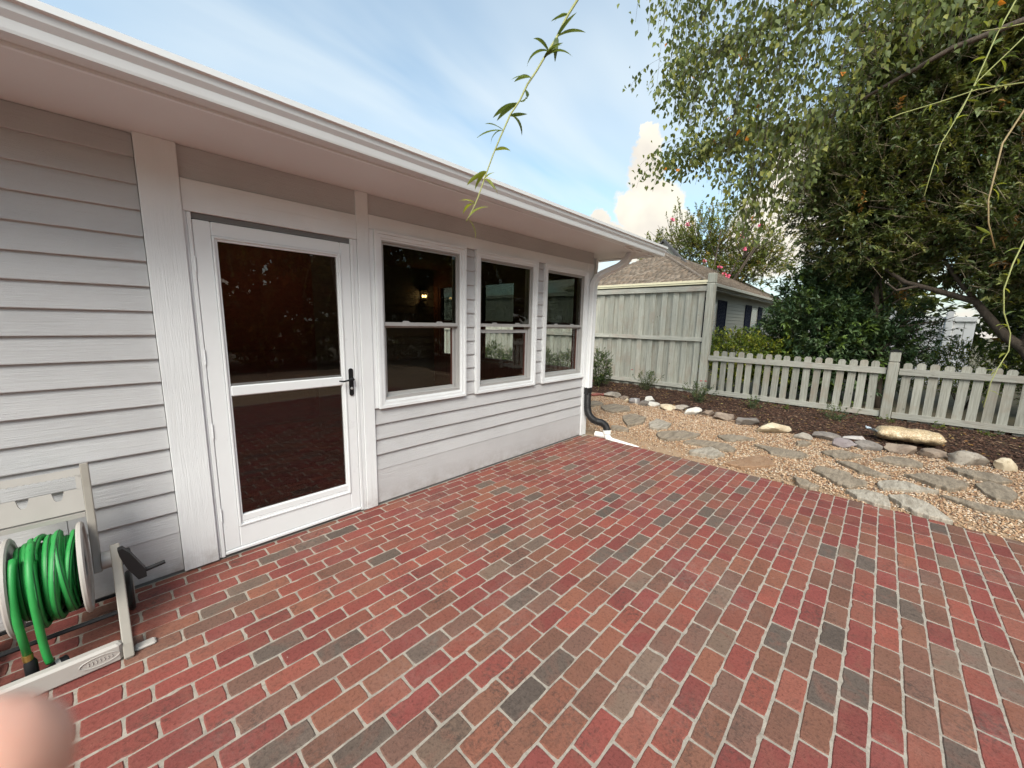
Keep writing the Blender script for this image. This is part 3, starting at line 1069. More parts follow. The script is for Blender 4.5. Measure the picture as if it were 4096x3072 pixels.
# ---- windows
def window(x0, x1, k):
    fr = MB()
    y0, y1 = -0.020, 0.05
    g_ = GL
    # mitred casing, two steps deep
    for (i0, i1, ya) in ((0.0, 0.022, -0.024), (0.0225, 0.050, -0.016), (0.0505, g_, -0.006)):
        a0, a1, c0, c1 = x0 + i0, x1 - i0, WZ0 + i0, WZ1 - i0
        d = i1 - i0
        fr.box(a0, a0 + d, ya, y1, c0, c1)
        fr.box(a1 - d, a1, ya, y1, c0, c1)
        fr.box(a0 + d, a1 - d, ya, y1, c0, c0 + d)
        fr.box(a0 + d, a1 - d, ya, y1, c1 - d, c1)
    win = fr.build('window', M['trim_x'], house)
    a0, a1, c0, c1 = x0 + g_, x1 - g_, WZ0 + g_, WZ1 - g_
    # aluminium track that lines the opening
    tr = MB()
    for (q0, q1, yy0, yy1) in ((0.0, 0.010, 0.0, 0.105), (0.010, 0.018, 0.040, 0.048), (0.010, 0.020, 0.078, 0.086)):
        tr.box(a0 + q0, a0 + q1, yy0, yy1, c0, c1)
        tr.box(a1 - q1, a1 - q0, yy0, yy1, c0, c1)
        tr.box(a0 + q1, a1 - q1, yy0, yy1, c1 - q1, c1 - q0)
        tr.box(a0 + q1, a1 - q1, yy0, yy1, c0 + q0, c0 + q1)
    tr.build('track', M['alu'], win)
    MB().box(a0 + .012, a1 - .012, -0.002, 0.10, c0 - .004, c0 + .022).build('sill', M['alu'], win)
    zm = 1.545
    # upper sash in the outer channel
    us = MB()
    f_ = 0.016
    us.box(a0 + .011, a0 + .011 + f_, 0.020, 0.038, zm, c1 - .011)
    us.box(a1 - .011 - f_, a1 - .011, 0.020, 0.038, zm, c1 - .011)
    us.box(a0 + .011 + f_, a1 - .011 - f_, 0.020, 0.038, c1 - .011 - f_, c1 - .011)
    us.box(a0 + .011, a1 - .011, 0.012, 0.039, zm - 0.030, zm)
    us.build('upper_sash', M['alu'], win)
    for lx in (0.28, 0.72):
        xm = a0 + (a1 - a0) * lx
        MB().prism([(xm - .035, 0.014, zm + .0005), (xm + .035, 0.014, zm + .0005), (xm + .02, 0.014, zm + .012), (xm - .02, 0.014, zm + .012)], (0, .012, 0)).build('sash_lift', M['alu'], win)
    MB().box(a0 + .028, a1 - .028, 0.027, 0.030, zm + .001, c1 - .028).build('pane', M['glass_up'], win)
    # lower sash in the inner channel
    lift = (0.0, -0.05, 0.0)[k]
    ls = MB()
    zt = zm - 0.012 + lift
    ls.box(a0 + .021, a0 + .050, 0.052, 0.076, c0 + .022, zt)
    ls.box(a1 - .050, a1 - .021, 0.052, 0.076, c0 + .022, zt)
    ls.box(a0 + .050, a1 - .050, 0.052, 0.076, zt - 0.034, zt)
    ls.box(a0 + .050, a1 - .050, 0.052, 0.076, c0 + .022, c0 + .050)
    ls.build('lower_sash', M['alu'], win)
    MB().box(a1 - .058, a1 - .0505, 0.054, 0.074, c0 + .051, zt - 0.035).build('inner_stop', M['wood_dark'], win)
    MB().box(a0 + .050, a1 - .050, 0.062, 0.065, c0 + .050, zt - 0.034).build('pane', M['glass_lo'], win)


for k, (a, c) in enumerate(WIN):
    window(a, c, k)

# windows of the end wall (seen through the room)
for (a, c) in EW:
    f_ = MB()
    for (q0, q1) in ((0.0, 0.045),):
        f_.box(4.515, 4.60, a, a + q1, 0.90, 2.22)
        f_.box(4.515, 4.60, c - q1, c, 0.90, 2.22)
        f_.box(4.515, 4.60, a + q1, c - q1, 0.90, 0.945)
        f_.box(4.515, 4.60, a + q1, c - q1, 2.175, 2.22)
        f_.box(4.525, 4.59, a + q1, c - q1, 1.53, 1.575)
    ew = f_.build('window', M['wood_dark'], house)
    MB().box(4.555, 4.558, a + .045, c - .045, 1.575, 2.175).build('pane', M['glass_up'], ew)
    MB().box(4.563, 4.566, a + .045, c - .045, 0.945, 1.53).build('pane', M['glass_lo'], ew)

# ---- the room behind the glass
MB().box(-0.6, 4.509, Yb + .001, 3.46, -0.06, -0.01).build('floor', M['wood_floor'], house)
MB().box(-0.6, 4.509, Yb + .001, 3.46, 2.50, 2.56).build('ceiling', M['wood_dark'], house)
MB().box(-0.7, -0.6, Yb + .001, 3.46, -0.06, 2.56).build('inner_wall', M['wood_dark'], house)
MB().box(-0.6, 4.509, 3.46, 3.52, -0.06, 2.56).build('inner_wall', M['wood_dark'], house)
z = 0.0
while z < 2.45:
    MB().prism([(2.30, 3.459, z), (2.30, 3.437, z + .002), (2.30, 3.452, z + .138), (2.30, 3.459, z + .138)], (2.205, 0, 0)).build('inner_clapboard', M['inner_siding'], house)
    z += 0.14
lin = MB()
lin.box(4.495, 4.5085, Yb + .002, EW[0][0], 0, 2.5)
for k, (a, c) in enumerate(EW):
    lin.box(4.495, 4.5085, a, c, 0, 0.90).box(4.495, 4.5085, a, c, 2.22, 2.5)
    lin.box(4.495, 4.5085, c, EW[k + 1][0] if k < 2 else 3.43, 0, 2.5)
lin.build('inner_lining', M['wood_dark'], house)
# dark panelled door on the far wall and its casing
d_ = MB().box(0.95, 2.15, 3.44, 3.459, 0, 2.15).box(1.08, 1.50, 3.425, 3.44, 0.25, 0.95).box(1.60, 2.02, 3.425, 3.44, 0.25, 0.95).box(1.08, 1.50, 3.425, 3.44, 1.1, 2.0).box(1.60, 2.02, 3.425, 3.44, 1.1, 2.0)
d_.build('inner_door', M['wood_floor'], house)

# ---- storm door
sd_ = MB()
X0, X1, Z0, Z1 = 0.424, 1.336, 0.045, 2.112
gx0, gx1 = 0.536, 1.234
sd_.cbox(X0, gx0 - .026, -0.006, 0.030, Z0, Z1, 0.005)
sd_.cbox(gx1 + .026, X1, -0.006, 0.030, Z0, Z1, 0.005)
sd_.cbox(gx0 - .027, gx1 + .027, -0.006, 0.030, 2.031, Z1, 0.005)
sd_.cbox(gx0 - .027, gx1 + .027, -0.006, 0.030, Z0, 0.190, 0.005)
door = sd_.build('storm_door', M['smooth_white'], house)
mo = MB()
for (q0, q1, ya) in ((0.026, 0.014, -0.013), (0.014, 0.0, -0.003)):
    zb, zt_ = 0.216, 2.005
    mo.cbox(gx0 - q0, gx0 - q1, ya, 0.030, zb - q0, zt_ + q0, .002)
    mo.cbox(gx1 + q1, gx1 + q0, ya, 0.030, zb - q0, zt_ + q0, .002)
    mo.cbox(gx0 - q1, gx1 + q1, ya, 0.030, zt_ + q1, zt_ + q0, .002)
    mo.cbox(gx0 - q1, gx1 + q1, ya, 0.030, zb - q0, zb - q1, .002)
mo.build('glass_moulding', M['smooth_white'], door)
MB().cbox(gx0 - .001, gx1 + .001, -0.009, 0.028, 1.064, 1.130, 0.006).build('middle_rail', M['smooth_white'], door)
MB().cbox(gx0 - .001, gx1 + .001, -0.004, 0.028, 0.2165, 0.262, 0.004).build('bottom_rail', M['smooth_white'], door)
MB().box(gx0 - .001, gx1 + .001, 0.004, 0.020, 1.131, 1.144).build('screen_bar', M['shadow_gap'], door)
MB().box(gx0 - .001, gx1 + .001, 0.010, 0.013, 1.145, 2.006).build('upper_pane', M['glass_door'], door)
MB().box(gx0 - .001, gx1 + .001, 0.016, 0.019, 0.263, 1.063).build('lower_pane', M['glass_door'], door)
# frame leaf around the slab
zb = MB()
zb.cbox(0.4025, 0.4225, -0.010, 0.05, 0.012, 2.148, .003)
zb.cbox(1.3375, 1.3595, -0.010, 0.05, 0.012, 2.148, .003)
zb.build('jamb', M['vinyl'], door)
MB().box(0.4225, 1.3375, 0.004, 0.05, 2.116, 2.148).build('head_gap', M['shadow_gap'], door)
MB().box(0.4228, 0.4238, -0.002, 0.03, 0.05, 2.11).build('hinge_gap', M['shadow_gap'], door)
for zh in (0.30, 0.86, 1.32, 1.86):
    MB().tube([(0.4205, -0.011, zh - .045), (0.4205, -0.011, zh + .045)], 0.0035, 8).build('hinge', M['vinyl'], door)
MB().cbox(0.424, 1.336, -0.014, 0.028, 0.022, 0.044, .004).build('sweep', M['vinyl'], door)
MB().box(0.4025, 1.3595, 0.012, 0.12, -0.03, 0.020).build('threshold', M['shadow_gap'], door)
hx = 1.300
hp = MB()
hp.prism([(hx + .017 * math.cos(t_), -0.0065, 1.083 + .017 * math.sin(t_) + (.090 if math.sin(t_) > 0 else -.090)) for t_ in [2 * math.pi * i / 20 for i in range(20)]], (0, -0.008, 0))
handle = hp.build('handle', M['black'], door)
MB().lathe([(.013, 0), (.013, .02), (.009, .024), (.009, .042)], (hx, -0.0145, 1.108), (0, -1, 0), 14).tube([(hx, -0.052, 1.108), (hx - .03, -0.056, 1.106), (hx - .075, -0.054, 1.099), (hx - .105, -0.046, 1.104)], [.0085, .008, .0065, .005], 8).build('lever', M['black'], door)
MB().lathe([(.010, 0), (.010, .006), (.004, .009)], (hx, -0.0145, 1.035), (0, -1, 0), 14).build('key_cylinder', M['alu'], door)

# ---- eaves
EZ = 2.497
OV = -0.575
EX = 5.235
so = MB()
so.box(HX0 - .5, EX - .03, OV, 0.021, EZ, EZ + .012)
so.box(4.664, EX - .03, 0.022, HY1 + .5, EZ, EZ + .012)
so.build('soffit', M['soffit'], house)
MB().box(HX0 - .5, EX, OV - .022, OV - .001, EZ - .012, EZ + .13).build('fascia', M['smooth_white'], house)
MB().box(EX - .028, EX, OV, HY1 + .5, EZ - .012, EZ + .13).build('fascia', M['smooth_white'], house)
# scalloped fascia patch near the outlet
fb = MB()
for (xa, xb_) in ((4.36, 4.62), (4.64, 4.86), (4.95, 5.15)):
    n = 14
    lo = [(xa + (xb_ - xa) * i / n, OV - .023, EZ - .012 - 0.022 * math.sin(math.pi * i / n) ** 0.5) for i in range(n + 1)]
    fb.prism(lo + [(xb_, OV - .023, EZ + .01), (xa, OV - .023, EZ + .01)], (0, .016, 0))
fb.build('fascia_strap', M['smooth_white'], house)


def gutter(p0, p1, outv, name='gutter'):
    """K-style trough from p0 to p1; outv points away from the fascia"""
    prof = [(0.0, 0.118), (0.0, 0.0), (0.076, 0.0), (0.079, 0.010), (0.083, 0.040), (0.098, 0.062), (0.103, 0.086), (0.1165, 0.092), (0.1165, 0.118), (0.106, 0.118), (0.106, 0.112), (0.112, 0.112),
            (0.112, 0.097), (0.099, 0.091), (0.094, 0.066), (0.079, 0.044), (0.074, 0.004), (0.004, 0.004), (0.004, 0.118)]
    o = Vector(outv)
    a, b_ = Vector(p0), Vector(p1)
    m = MB()
    n = len(prof)
    vs = [a + o * u + Vector((0, 0, v)) for u, v in prof] + [b_ + o * u + Vector((0, 0, v)) for u, v in prof]
    m.add(vs, [(i, (i + 1) % n, (i + 1) % n + n, i + n) for i in range(n)])
    # end caps
    for q in (a, b_):
        c = [q + o * u + Vector((0, 0, v)) for u, v in prof[:9]]
        m.add(c, [tuple(range(9))])
    return m.build(name, M['gutter'], house)


GZ0, GZ1 = 2.506, 2.478
gut = gutter((HX0 - .5, OV - .0235, GZ0 + .02), (EX + .10, OV - .0235, GZ1), (0, -1, 0))
gutter((EX + .002, OV + .03, GZ1 + .004), (EX + .002, HY1 + .5, GZ0), (1, 0, 0))
MB().box(EX - .105, EX - .09, OV - .1415, OV - .137, GZ1 + .092, GZ1 + .119).build('seam_clip', M['gutter'], gut)
for xx in (-3.2, -1.6, 0.1, 1.7, 3.3, 4.8):
    zz = GZ0 + .02 + (GZ1 - GZ0 - .02) * (xx - HX0) / (EX - HX0)
    MB().box(xx, xx + .02, OV - .136, OV - .026, zz + .104, zz + .110).build('hanger', M['gutter'], gut)

# ---- roof (hipped), shingled on the two slopes that reach the frame
roof = MB()
PIT = 0.44
ry = 3.5
ez = EZ + .135
e0, e1 = OV - .03, HY1 + .62
rz_ = ez + PIT * (ry - e0)
xl, xr = HX0 - .6, EX + .035
rxr = xr - (ry - e0)
A_, B_, C_, D_ = (xl, e0, ez), (xr, e0, ez), (xr, e1, ez), (xl, e1, ez)
Rl, Rr = (xl + 2.5, ry, rz_), (rxr, ry, rz_)
roof.add([A_, B_, C_, D_, Rl, Rr], [(0, 1, 5, 4), (1, 2, 5), (2, 3, 4, 5), (3, 0, 4), (3, 2, 1, 0)])
roofo = roof.build('roof', M['own_shingle'], house)
for k in range(4):
    y_ = e0 - .012 + k * 0.125
    z_ = ez + PIT * (y_ - e0) + .006 + .001 * k
    sl = MB()
    x = xl + k * .05
    while x < xr - (y_ - e0) - .05:
        x2 = min(x + random.uniform(0.15, 0.32), xr - (y_ - e0) + .01)
        t_ = random.choice((.005, .008))
        j_ = random.uniform(-.006, .006)
        sl.add([(x, y_ + j_, z_), (x2 - .004, y_ + j_, z_), (x2 - .004, y_ + .14, z_ + PIT * .14), (x, y_ + .14, z_ + PIT * .14),
                (x, y_ + j_, z_ + t_), (x2 - .004, y_ + j_, z_ + t_), (x2 - .004, y_ + .14, z_ + PIT * .14 + t_), (x, y_ + .14, z_ + PIT * .14 + t_)],
               [(3, 2, 1, 0), (4, 5, 6, 7), (0, 1, 5, 4), (1, 2, 6, 5), (3, 0, 4, 7)])
        x = x2
    tag(sl.build('shingle_course', M['own_shingle'], roofo), kind='stuff')


# ---- downspouts
def rect_tube(path, w_, d_, name, mat, parent, side=(1, 0, 0)):
    """rectangular pipe with rounded corners and shallow flutes"""
    path = [Vector(q) for q in path]
    sec = []
    for (u, v) in ((-1, -.7), (-.86, -1), (-.35, -1), (-.28, -.9), (.28, -.9), (.35, -1), (.86, -1), (1, -.7), (1, -.3), (.92, -.2), (.92, .2), (1, .3), (1, .7), (.86, 1), (-.86, 1), (-1, .7), (-1, .3), (-.92, .2), (-.92, -.2), (-1, -.3)):
        sec.append((u * w_ / 2, v * d_ / 2))
    n = len(sec)
    m = MB()
    vs, fs = [], []
    for i, q in enumerate(path):
        t_ = (path[min(i + 1, len(path) - 1)] - path[max(i - 1, 0)]).normalized()
        s = Vector(side)
        s = (s - t_ * s.dot(t_)).normalized()
        nrm = s.cross(t_)
        for (u, v) in sec:
            vs.append(q + s * u + nrm * v)
    for i in range(len(path) - 1):
        for k in range(n):
            k2 = (k + 1) % n
            fs.append((i * n + k, i * n + k2, (i + 1) * n + k2, (i + 1) * n + k))
    fs += [tuple(range(n)), tuple((len(path) - 1) * n + k for k in range(n))]
    m.add(vs, fs)
    return m.build(name, mat, parent, angle=35)


def arc(p0, p1, p2, n=8):
    p0, p1, p2 = Vector(p0), Vector(p1), Vector(p2)
    return [(p0 * (1 - t) ** 2 + p1 * 2 * t * (1 - t) + p2 * t * t) for t in [i / n for i in range(n + 1)]]


dp = [(4.895, -0.628, 2.50), (4.89, -0.60, 2.46)]
up_ = arc((4.90, -0.425, 2.56), (4.89, -0.42, 2.40), (4.80, -0.29, 2.315), 10)
dn_ = arc((4.70, -0.145, 2.235), (4.612, -0.050, 2.17), (4.612, -0.050, 2.04), 10)
ds = rect_tube(up_ + dn_ + [(4.612, -0.050, 0.69)], 0.098, 0.070, 'downspout', M['vinyl'], house)
el = MB()
for k, q in enumerate(up_[2:9]):
    t_ = (up_[k + 3] - up_[k + 1]).normalized()
    s = Vector((1, 0, 0)); s = (s - t_ * s.dot(t_)).normalized(); nr = s.cross(t_)
    el.tube([q + s * .0515 + nr * .036, q - s * .0515 + nr * .036, q - s * .0515 - nr * .036, q + s * .0515 - nr * .036, q + s * .0515 + nr * .036], .0035, 5)
el.build('elbow_ribs', M['vinyl'], ds)
for zb_ in (1.72,):
    MB().box(4.562, 4.662, -0.078, -0.0145, zb_, zb_ + .022).build('strap', M['vinyl'], ds)
rect_tube([(5.06, 0.22, 2.50), (5.06, 0.22, 2.36)] + arc((5.05, .22, 2.33), (5.04, .21, 2.25), (4.92, .16, 2.19), 6) + arc((4.80, .11, 2.13), (4.705, .07, 2.07), (4.705, .07, 1.97), 6) + [(4.705, .07, 0.1)], 0.075, 0.055, 'downspout', M['vinyl'], house, (0, 1, 0))
MB().box(4.565, 4.660, -0.0785, -0.012, 0.60, 0.692).build('adapter', M['rubber'], ds)
# corrugated black hose from the adapter to the white drain
ctrl = arc((4.612, -0.045, 0.61), (4.612, -0.05, 0.52), (4.614, -0.05, 0.44), 10) + arc((4.616, -0.052, 0.40), (4.625, -0.06, 0.26), (4.68, -0.165, 0.215), 14)[0:] + arc((4.685, -0.18, 0.212), (4.71, -0.31, 0.215), (4.71, -0.325, 0.115), 14)
dense = []
for a, c in zip(ctrl[:-1], ctrl[1:]):
    for s in range(4):
        dense.append(Vector(a).lerp(Vector(c), s / 4))
rad = [0.046 + (0.005 if (i // 2) % 2 else -0.001) for i in range(len(dense))]
MB().tube(dense, rad, 16).build('flexible_hose', M['rubber'], ds, smooth=True)
pv = MB().lathe([(.055, 0), (.055, .042), (.048, .045), (.048, .05)], (4.71, -0.325, 0.070), (0, 0, 1), 20)
pv.tube(arc((4.71, -0.325, 0.080), (4.705, -0.33, -0.02), (4.70, -0.44, -0.022), 10) + [(4.698, -0.60, -0.030), (4.695, -0.80, -0.045)], .044, 16)
pv.tube([(4.69, -0.16, 0.03), (4.70, -0.24, 0.03), (4.705, -0.30, 0.035)], .042, 14)
pv.build('drain_elbow', M['pvc'], ds, smooth=False, angle=40)

# wall lantern inside, lit
lan = empty('wall_lantern', (4.235, 3.43, 2.05), 'lit black lantern with candle bulbs on the wall inside the first window', 'lantern')
lf = MB()
lx, ly, lz = 4.235, 3.36, 2.04
lf.box(lx - .04, lx + .04, 3.42, 3.436, 1.93, 2.17)
lf.tube([(lx, 3.42, 2.13), (lx, 3.39, 2.17), (lx, ly, 2.16)], .007, 6)
for s in range(6):
    a0, a1 = s * math.pi / 3, (s + 1) * math.pi / 3
    for rr_, z_ in ((0.075, 2.10), (0.055, 1.94)):
        lf.tube([(lx + rr_ * math.cos(a0), ly + rr_ * math.sin(a0), z_), (lx + rr_ * math.cos(a1), ly + rr_ * math.sin(a1), z_)], .004, 4)
    lf.tube([(lx + .075 * math.cos(a0), ly + .075 * math.sin(a0), 2.10), (lx + .055 * math.cos(a0), ly + .055 * math.sin(a0), 1.94)], .004, 4)
lf.lathe([(.085, 0), (.05, .05), (.012, .075), (.006, .10)], (lx, ly, 2.10), (0, 0, 1), 12)
lf.lathe([(.03, 0), (.055, .012)], (lx, ly, 1.925), (0, 0, 1), 12)
lf.build('lantern_frame', M['black'], lan)
M['bulb'] = emit('warm_bulb', (1.0, 0.62, 0.22), 9.0)
for (ox, oy) in ((-.03, 0), (.022, -.02), (.02, .025)):
    MB().lathe([(.006, 0), (.013, .018), (.013, .03), (.003, .05)], (lx + ox, ly + oy, 1.985), (0, 0, 1), 10).build('bulb', M['bulb'], lan, smooth=True)
pl = bpy.data.lights.new('lantern_light', 'POINT')
pl.energy = 0.9
pl.color = (1.0, 0.62, 0.25)
pl.shadow_soft_size = 0.03
plo = bpy.data.objects.new('lantern_light', pl)
COL.objects.link(plo)
plo.parent = lan
plo.location = (0, -0.15, -0.02)

# small ceiling lamp glimpsed through the storm door
cp = bpy.data.lights.new('ceiling_light', 'POINT')
cp.energy = 6.0
cp.color = (1.0, 0.72, 0.42)
cp.shadow_soft_size = 0.04
cl = empty('ceiling_lamp', (1.55, 2.2, 2.5), 'small lit ceiling lamp seen through the upper storm door glass', 'lamp')
MB().lathe([(.05, 0), (.05, .01), (.03, .02)], (1.55, 2.2, 2.478), (0, 0, 1), 16).build('lamp_base', M['black'], cl)
MB().lathe([(.012, 0), (.030, .015), (.036, .04), (.025, .055)], (1.55, 2.2, 2.42), (0, 0, 1), 16).build('globe', M['bulb'], cl, smooth=True)
cpo = bpy.data.objects.new('ceiling_light', cp)
COL.objects.link(cpo)
cpo.parent = cl
cpo.location = (0, 0, -0.14)

# ---------------------------------------------------------------- fences
FX = 9.30


def fence_board(x0, x1, y0, y1, z0, z1, name, parent, lean=0.0, mat='board_z', tilt=0.0):
    m = MB()
    Mx = Matrix.Translation(((x0 + x1) / 2, (y0 + y1) / 2, z0)) @ Matrix.Rotation(lean, 4, 'X') @ Matrix.Rotation(tilt, 4, 'Y') @ Matrix.Translation((-(x0 + x1) / 2, -(y0 + y1) / 2, -z0))
    m.cbox(x0, x1, y0, y1, z0, z1, 0.003, Mx)
    return m.build(name, M[mat], parent)


tall = empty('privacy_fence', (FX, 3.5, 0), 'tall weathered grey board privacy fence behind the house corner', 'fence')
y = 0.035
k = 0
bw = 0.150
while y < 11.0:
    w_ = bw * random.uniform(0.97, 1.02)
    if k % 2 == 0:
        fence_board(FX + .012, FX + .030, y + .006, y + w_ - .014, 0.02, 2.385, 'board', tall, random.gauss(0, .002))
    else:
        fence_board(FX + .048, FX + .066, y - .010, y + w_ + .010, 0.02, 2.385, 'board', tall, random.gauss(0, .002))
    y += 0.1385
    k += 1
for (z0, z1, t_) in ((2.335, 2.445, 0.045), (1.225, 1.320, 0.040), (0.125, 0.215, 0.045)):
    for (ya, yb) in ((-0.002, 2.75), (2.754, 5.5), (5.504, 8.25), (8.254, 11.0)):
        m = MB()
        n = 14
        vs, fs = [], []
        for i in range(n + 1):
            yy = ya + (yb - ya) * i / n
            j1, j2 = random.uniform(-.004, .004), random.uniform(-.004, .004)
            vs += [(FX - t_ + .01 + j1 * .4, yy, z0 + j1), (FX - t_ + .01 + j2 * .4, yy, z1 + j2), (FX + .010, yy, z1 + j2), (FX + .010, yy, z0 + j1)]
        for i in range(n):
            for q in range(4):
                q2_ = (q + 1) % 4
                fs.append((i * 4 + q, (i + 1) * 4 + q, (i + 1) * 4 + q2_, i * 4 + q2_))
        fs += [(0, 1, 2, 3), tuple(n * 4 + q for q in (3, 2, 1, 0))]
        m.add(vs, [tuple(reversed(f)) for f in fs])
        m.build('rail', M['board_y'], tall)


def post(cx, cy, hw, z1, neck, parent, capped=False):
    m = MB()
    m.cbox(cx - hw, cx + hw, cy - hw, cy + hw, -0.2, neck - .012, 0.006)
    m.cbox(cx - hw + .012, cx + hw - .012, cy - hw + .012, cy + hw - .012, neck - .014, neck + .004, 0.002)
    m.cbox(cx - hw + .002, cx + hw - .002, cy - hw + .002, cy + hw - .002, neck + .003, z1, 0.010)
    p = m.build('post', M['picket'] if capped else M['board_z'], parent)
    if capped:
        c = MB()
        c.box(cx - hw - .006, cx + hw + .006, cy - hw - .006, cy + hw + .006, z1 + .0005, z1 + .016)
        c.add([(cx - hw - .004, cy - hw - .004, z1 + .016), (cx + hw + .004, cy - hw - .004, z1 + .016), (cx + hw + .004, cy + hw + .004, z1 + .016), (cx - hw - .004, cy + hw + .004, z1 + .016), (cx, cy, z1 + .045)],
              [(0, 1, 4), (1, 2, 4), (2, 3, 4), (3, 0, 4)])
        c.build('post_cap', M['black'], p)
    return p


post(FX + .02, -0.085, 0.078, 2.705, 2.50, tall)

pick = empty('picket_fence', (FX, -3.3, 0), 'low weathered grey picket fence in front of the shrubs', 'fence')
PW_ = 0.108


def picket_mesh(seed):
    rr = random.Random(seed)
    c = 0.022
    z1 = 1.028 + rr.uniform(-.008, .008)
    h = PW_ / 2 * rr.uniform(.95, 1.03)
    pts = [(-h, -0.06), (h, -0.06), (h, z1 - c * 1.25), (h - c, z1), (-h + c, z1), (-h, z1 - c * 1.25)]
    m = MB().prism([(0, u, v) for u, v in pts], (0.020, 0, 0))
    me = m.mesh('picket')
    me.materials.append(M['picket'])
    return me


pmesh = [picket_mesh(s) for s in range(6)]
spots = [-0.322 - 0.1620 * i for i in range(17)] + [-3.300 - 0.1585 * i for i in range(17)]
for yy in spots:
    o = bpy.data.objects.new('picket', random.choice(pmesh))
    COL.objects.link(o)
    o.parent = pick
    o.location = (0.006, yy + random.gauss(0, .004) + 3.3, random.gauss(0, .004))
    o.rotation_euler = (random.gauss(0, .008), random.gauss(0, .004), random.gauss(0, .01))
for (ya, yb, za, zb_) in ((-3.045, -0.168, 0.0, 0.0), (-6.1, -3.205, 0.0, 0.0)):
    for (z0, z1) in ((0.820, 0.925), (0.070, 0.168)):
        m = MB()
        dz = 0.03 if ya < -4 else 0.0
        m.add([(FX - .036, yb, z0), (FX + .004, yb, z0), (FX + .004, yb, z1), (FX - .036, yb, z1),
               (FX - .036, ya, z0 + dz), (FX + .004, ya, z0 + dz), (FX + .004, ya, z1 + dz), (FX - .036, ya, z1 + dz)],
              [(0, 1, 2, 3), (7, 6, 5, 4), (0, 4, 5, 1), (1, 5, 6, 2), (2, 6, 7, 3), (3, 7, 4, 0)])
        m.build('rail', M['picket_rail'], pick)
post(FX - .005, -3.125, 0.070, 1.205, 1.030, pick, True)
post(FX - .005, -6.17, 0.070, 1.205, 1.030, pick, True)

# ---------------------------------------------------------------- neighbour's house
nb = empty('neighbour_house', (17, 3.6, 0), 'neighbouring house with brown shingle roof and dark blue shutters behind the fences', 'house')
NX0, NX1, NY0, NY1, NE = 12.50, 27.0, 1.10, 6.10, 2.90
M['nb_wall'] = paint('neighbour_siding', (0.24, 0.235, 0.195), 'X', 0.3, 0.6)
M['nb_gutter_lit'] = simple('sunlit_cream_gutter', (0.66, 0.60, 0.42), 0.45, var=0.04)  # yellow sunlight on the front gutter is mixed into this cream
M['nb_trim'] = simple('cream_trim', (0.34, 0.32, 0.26), 0.5, var=0.04)
M['dark_pane'] = simple('far_window_glass', (0.10, 0.11, 0.08), 0.08, var=.3, nscale=3)
M['shutter'] = simple('navy_shutter', (0.005, 0.007, 0.020), 0.85, var=0.1, spec=0.15)
wx0, wy0 = NX0 + .42, NY0 + .42
MB().box(wx0, NX1 - .4, wy0, NY1 - .42, 0, 2.86).build('wall', M['nb_wall'], nb)
z = 0.25
while z < 2.5:
    MB().prism([(wx0 + .005, wy0 - .001, z), (wx0 + .005, wy0 - .022, z + .002), (wx0 + .005, wy0 - .006, z + .128), (wx0 + .005, wy0 - .001, z + .128)], (9.0, 0, 0)).build('clapboard', M['nb_wall'], nb)
    z += .13
MB().box(NX0 + .02, NX1 - .02, NY0 + .02, NY1 - .02, 2.72, 2.745).build('soffit', M['nb_trim'], nb)
ff_ = MB().box(NX0 + .03, NX1 - .03, NY0 + .02, NY0 + .045, 2.70, 2.86).box(NX0 + .03, NX0 + .055, NY0 + .046, NY1 - .03, 2.70, 2.86)
ff_.build('fascia', M['nb_trim'], nb)
MB().cbox(NX0 - .10, NX0 + .025, NY0 - .10, NY1 + .1, 2.79, 2.835, .004).cbox(NX0 - .115, NX0 + .025, NY0 - .115, NY1 + .1, 2.836, 2.905, .006).build('gutter', M['nb_gutter_lit'], nb)
MB().cbox(NX0 + .03, NX1, NY0 - .10, NY0 + .015, 2.79, 2.885, .01).build('gutter', M['nb_trim'], nb)  # same gutter round the side, the darker trim colour stands in for shade
NP = 0.55
hz = NE + NP * 2.5
Rf, Rg = (15.0, 3.6, hz), (NX1, 3.6, hz)
r_ = MB().add([(NX0, NY0, NE), (NX1, NY0, NE), (NX1, NY1, NE), (NX0, NY1, NE), Rf, Rg], [(0, 1, 5, 4), (2, 3, 4, 5), (3, 0, 4), (1, 2, 5), (3, 2, 1, 0)])
nroof = r_.build('roof', M['shingle'], nb)


def shingles(org, along, up, widths, rows, expo, tab, name):
    """courses of overlapping shingle tabs; widths(row) -> (start, end) along the eave"""
    org, along, up = Vector(org), Vector(along).normalized(), Vector(up).normalized()
    nrm = along.cross(up)
    if nrm.z < 0:
        nrm = -nrm
    V, F, Cc = [], [], []
    for r in range(rows):
        a, b_ = widths(r)
        s = a + random.uniform(-tab, 0)
        while s < b_:
            e = min(s + tab * random.uniform(.7, 1.35), b_)
            s0 = max(s, a)
            if e - s0 > 0.02:
                t_ = random.choice((.012, .018, .026))
                j = random.uniform(-.012, .006)
                p = [org + along * s0 + up * (r * expo + j) + nrm * .003, org + along * (e - .006) + up * (r * expo + j) + nrm * .003]
                q = [p[1] + up * (expo * 1.15 - j), p[0] + up * (expo * 1.15 - j)]
                o_ = len(V)
                V += [tuple(x_) for x_ in p + q + [p[0] + nrm * t_, p[1] + nrm * t_, q[0] + nrm * .004, q[1] + nrm * .004]]
                F += [tuple(i_ + o_ for i_ in f_) for f_ in ((4, 5, 6, 7), (0, 1, 5, 4), (1, 2, 6, 5), (3, 0, 4, 7))]
                kk = random.uniform(.82, 1.12)
                Cc += [tuple(x_ * kk for x_ in random.choice(((0.215, 0.165, 0.125), (0.235, 0.19, 0.15), (0.175, 0.14, 0.11))))] * 8
            s = e
    o = link(name, np_mesh(name, np.array(V), np.array(F), np.array(Cc)), M['tab'], nroof)
    return tag(o, kind='stuff')


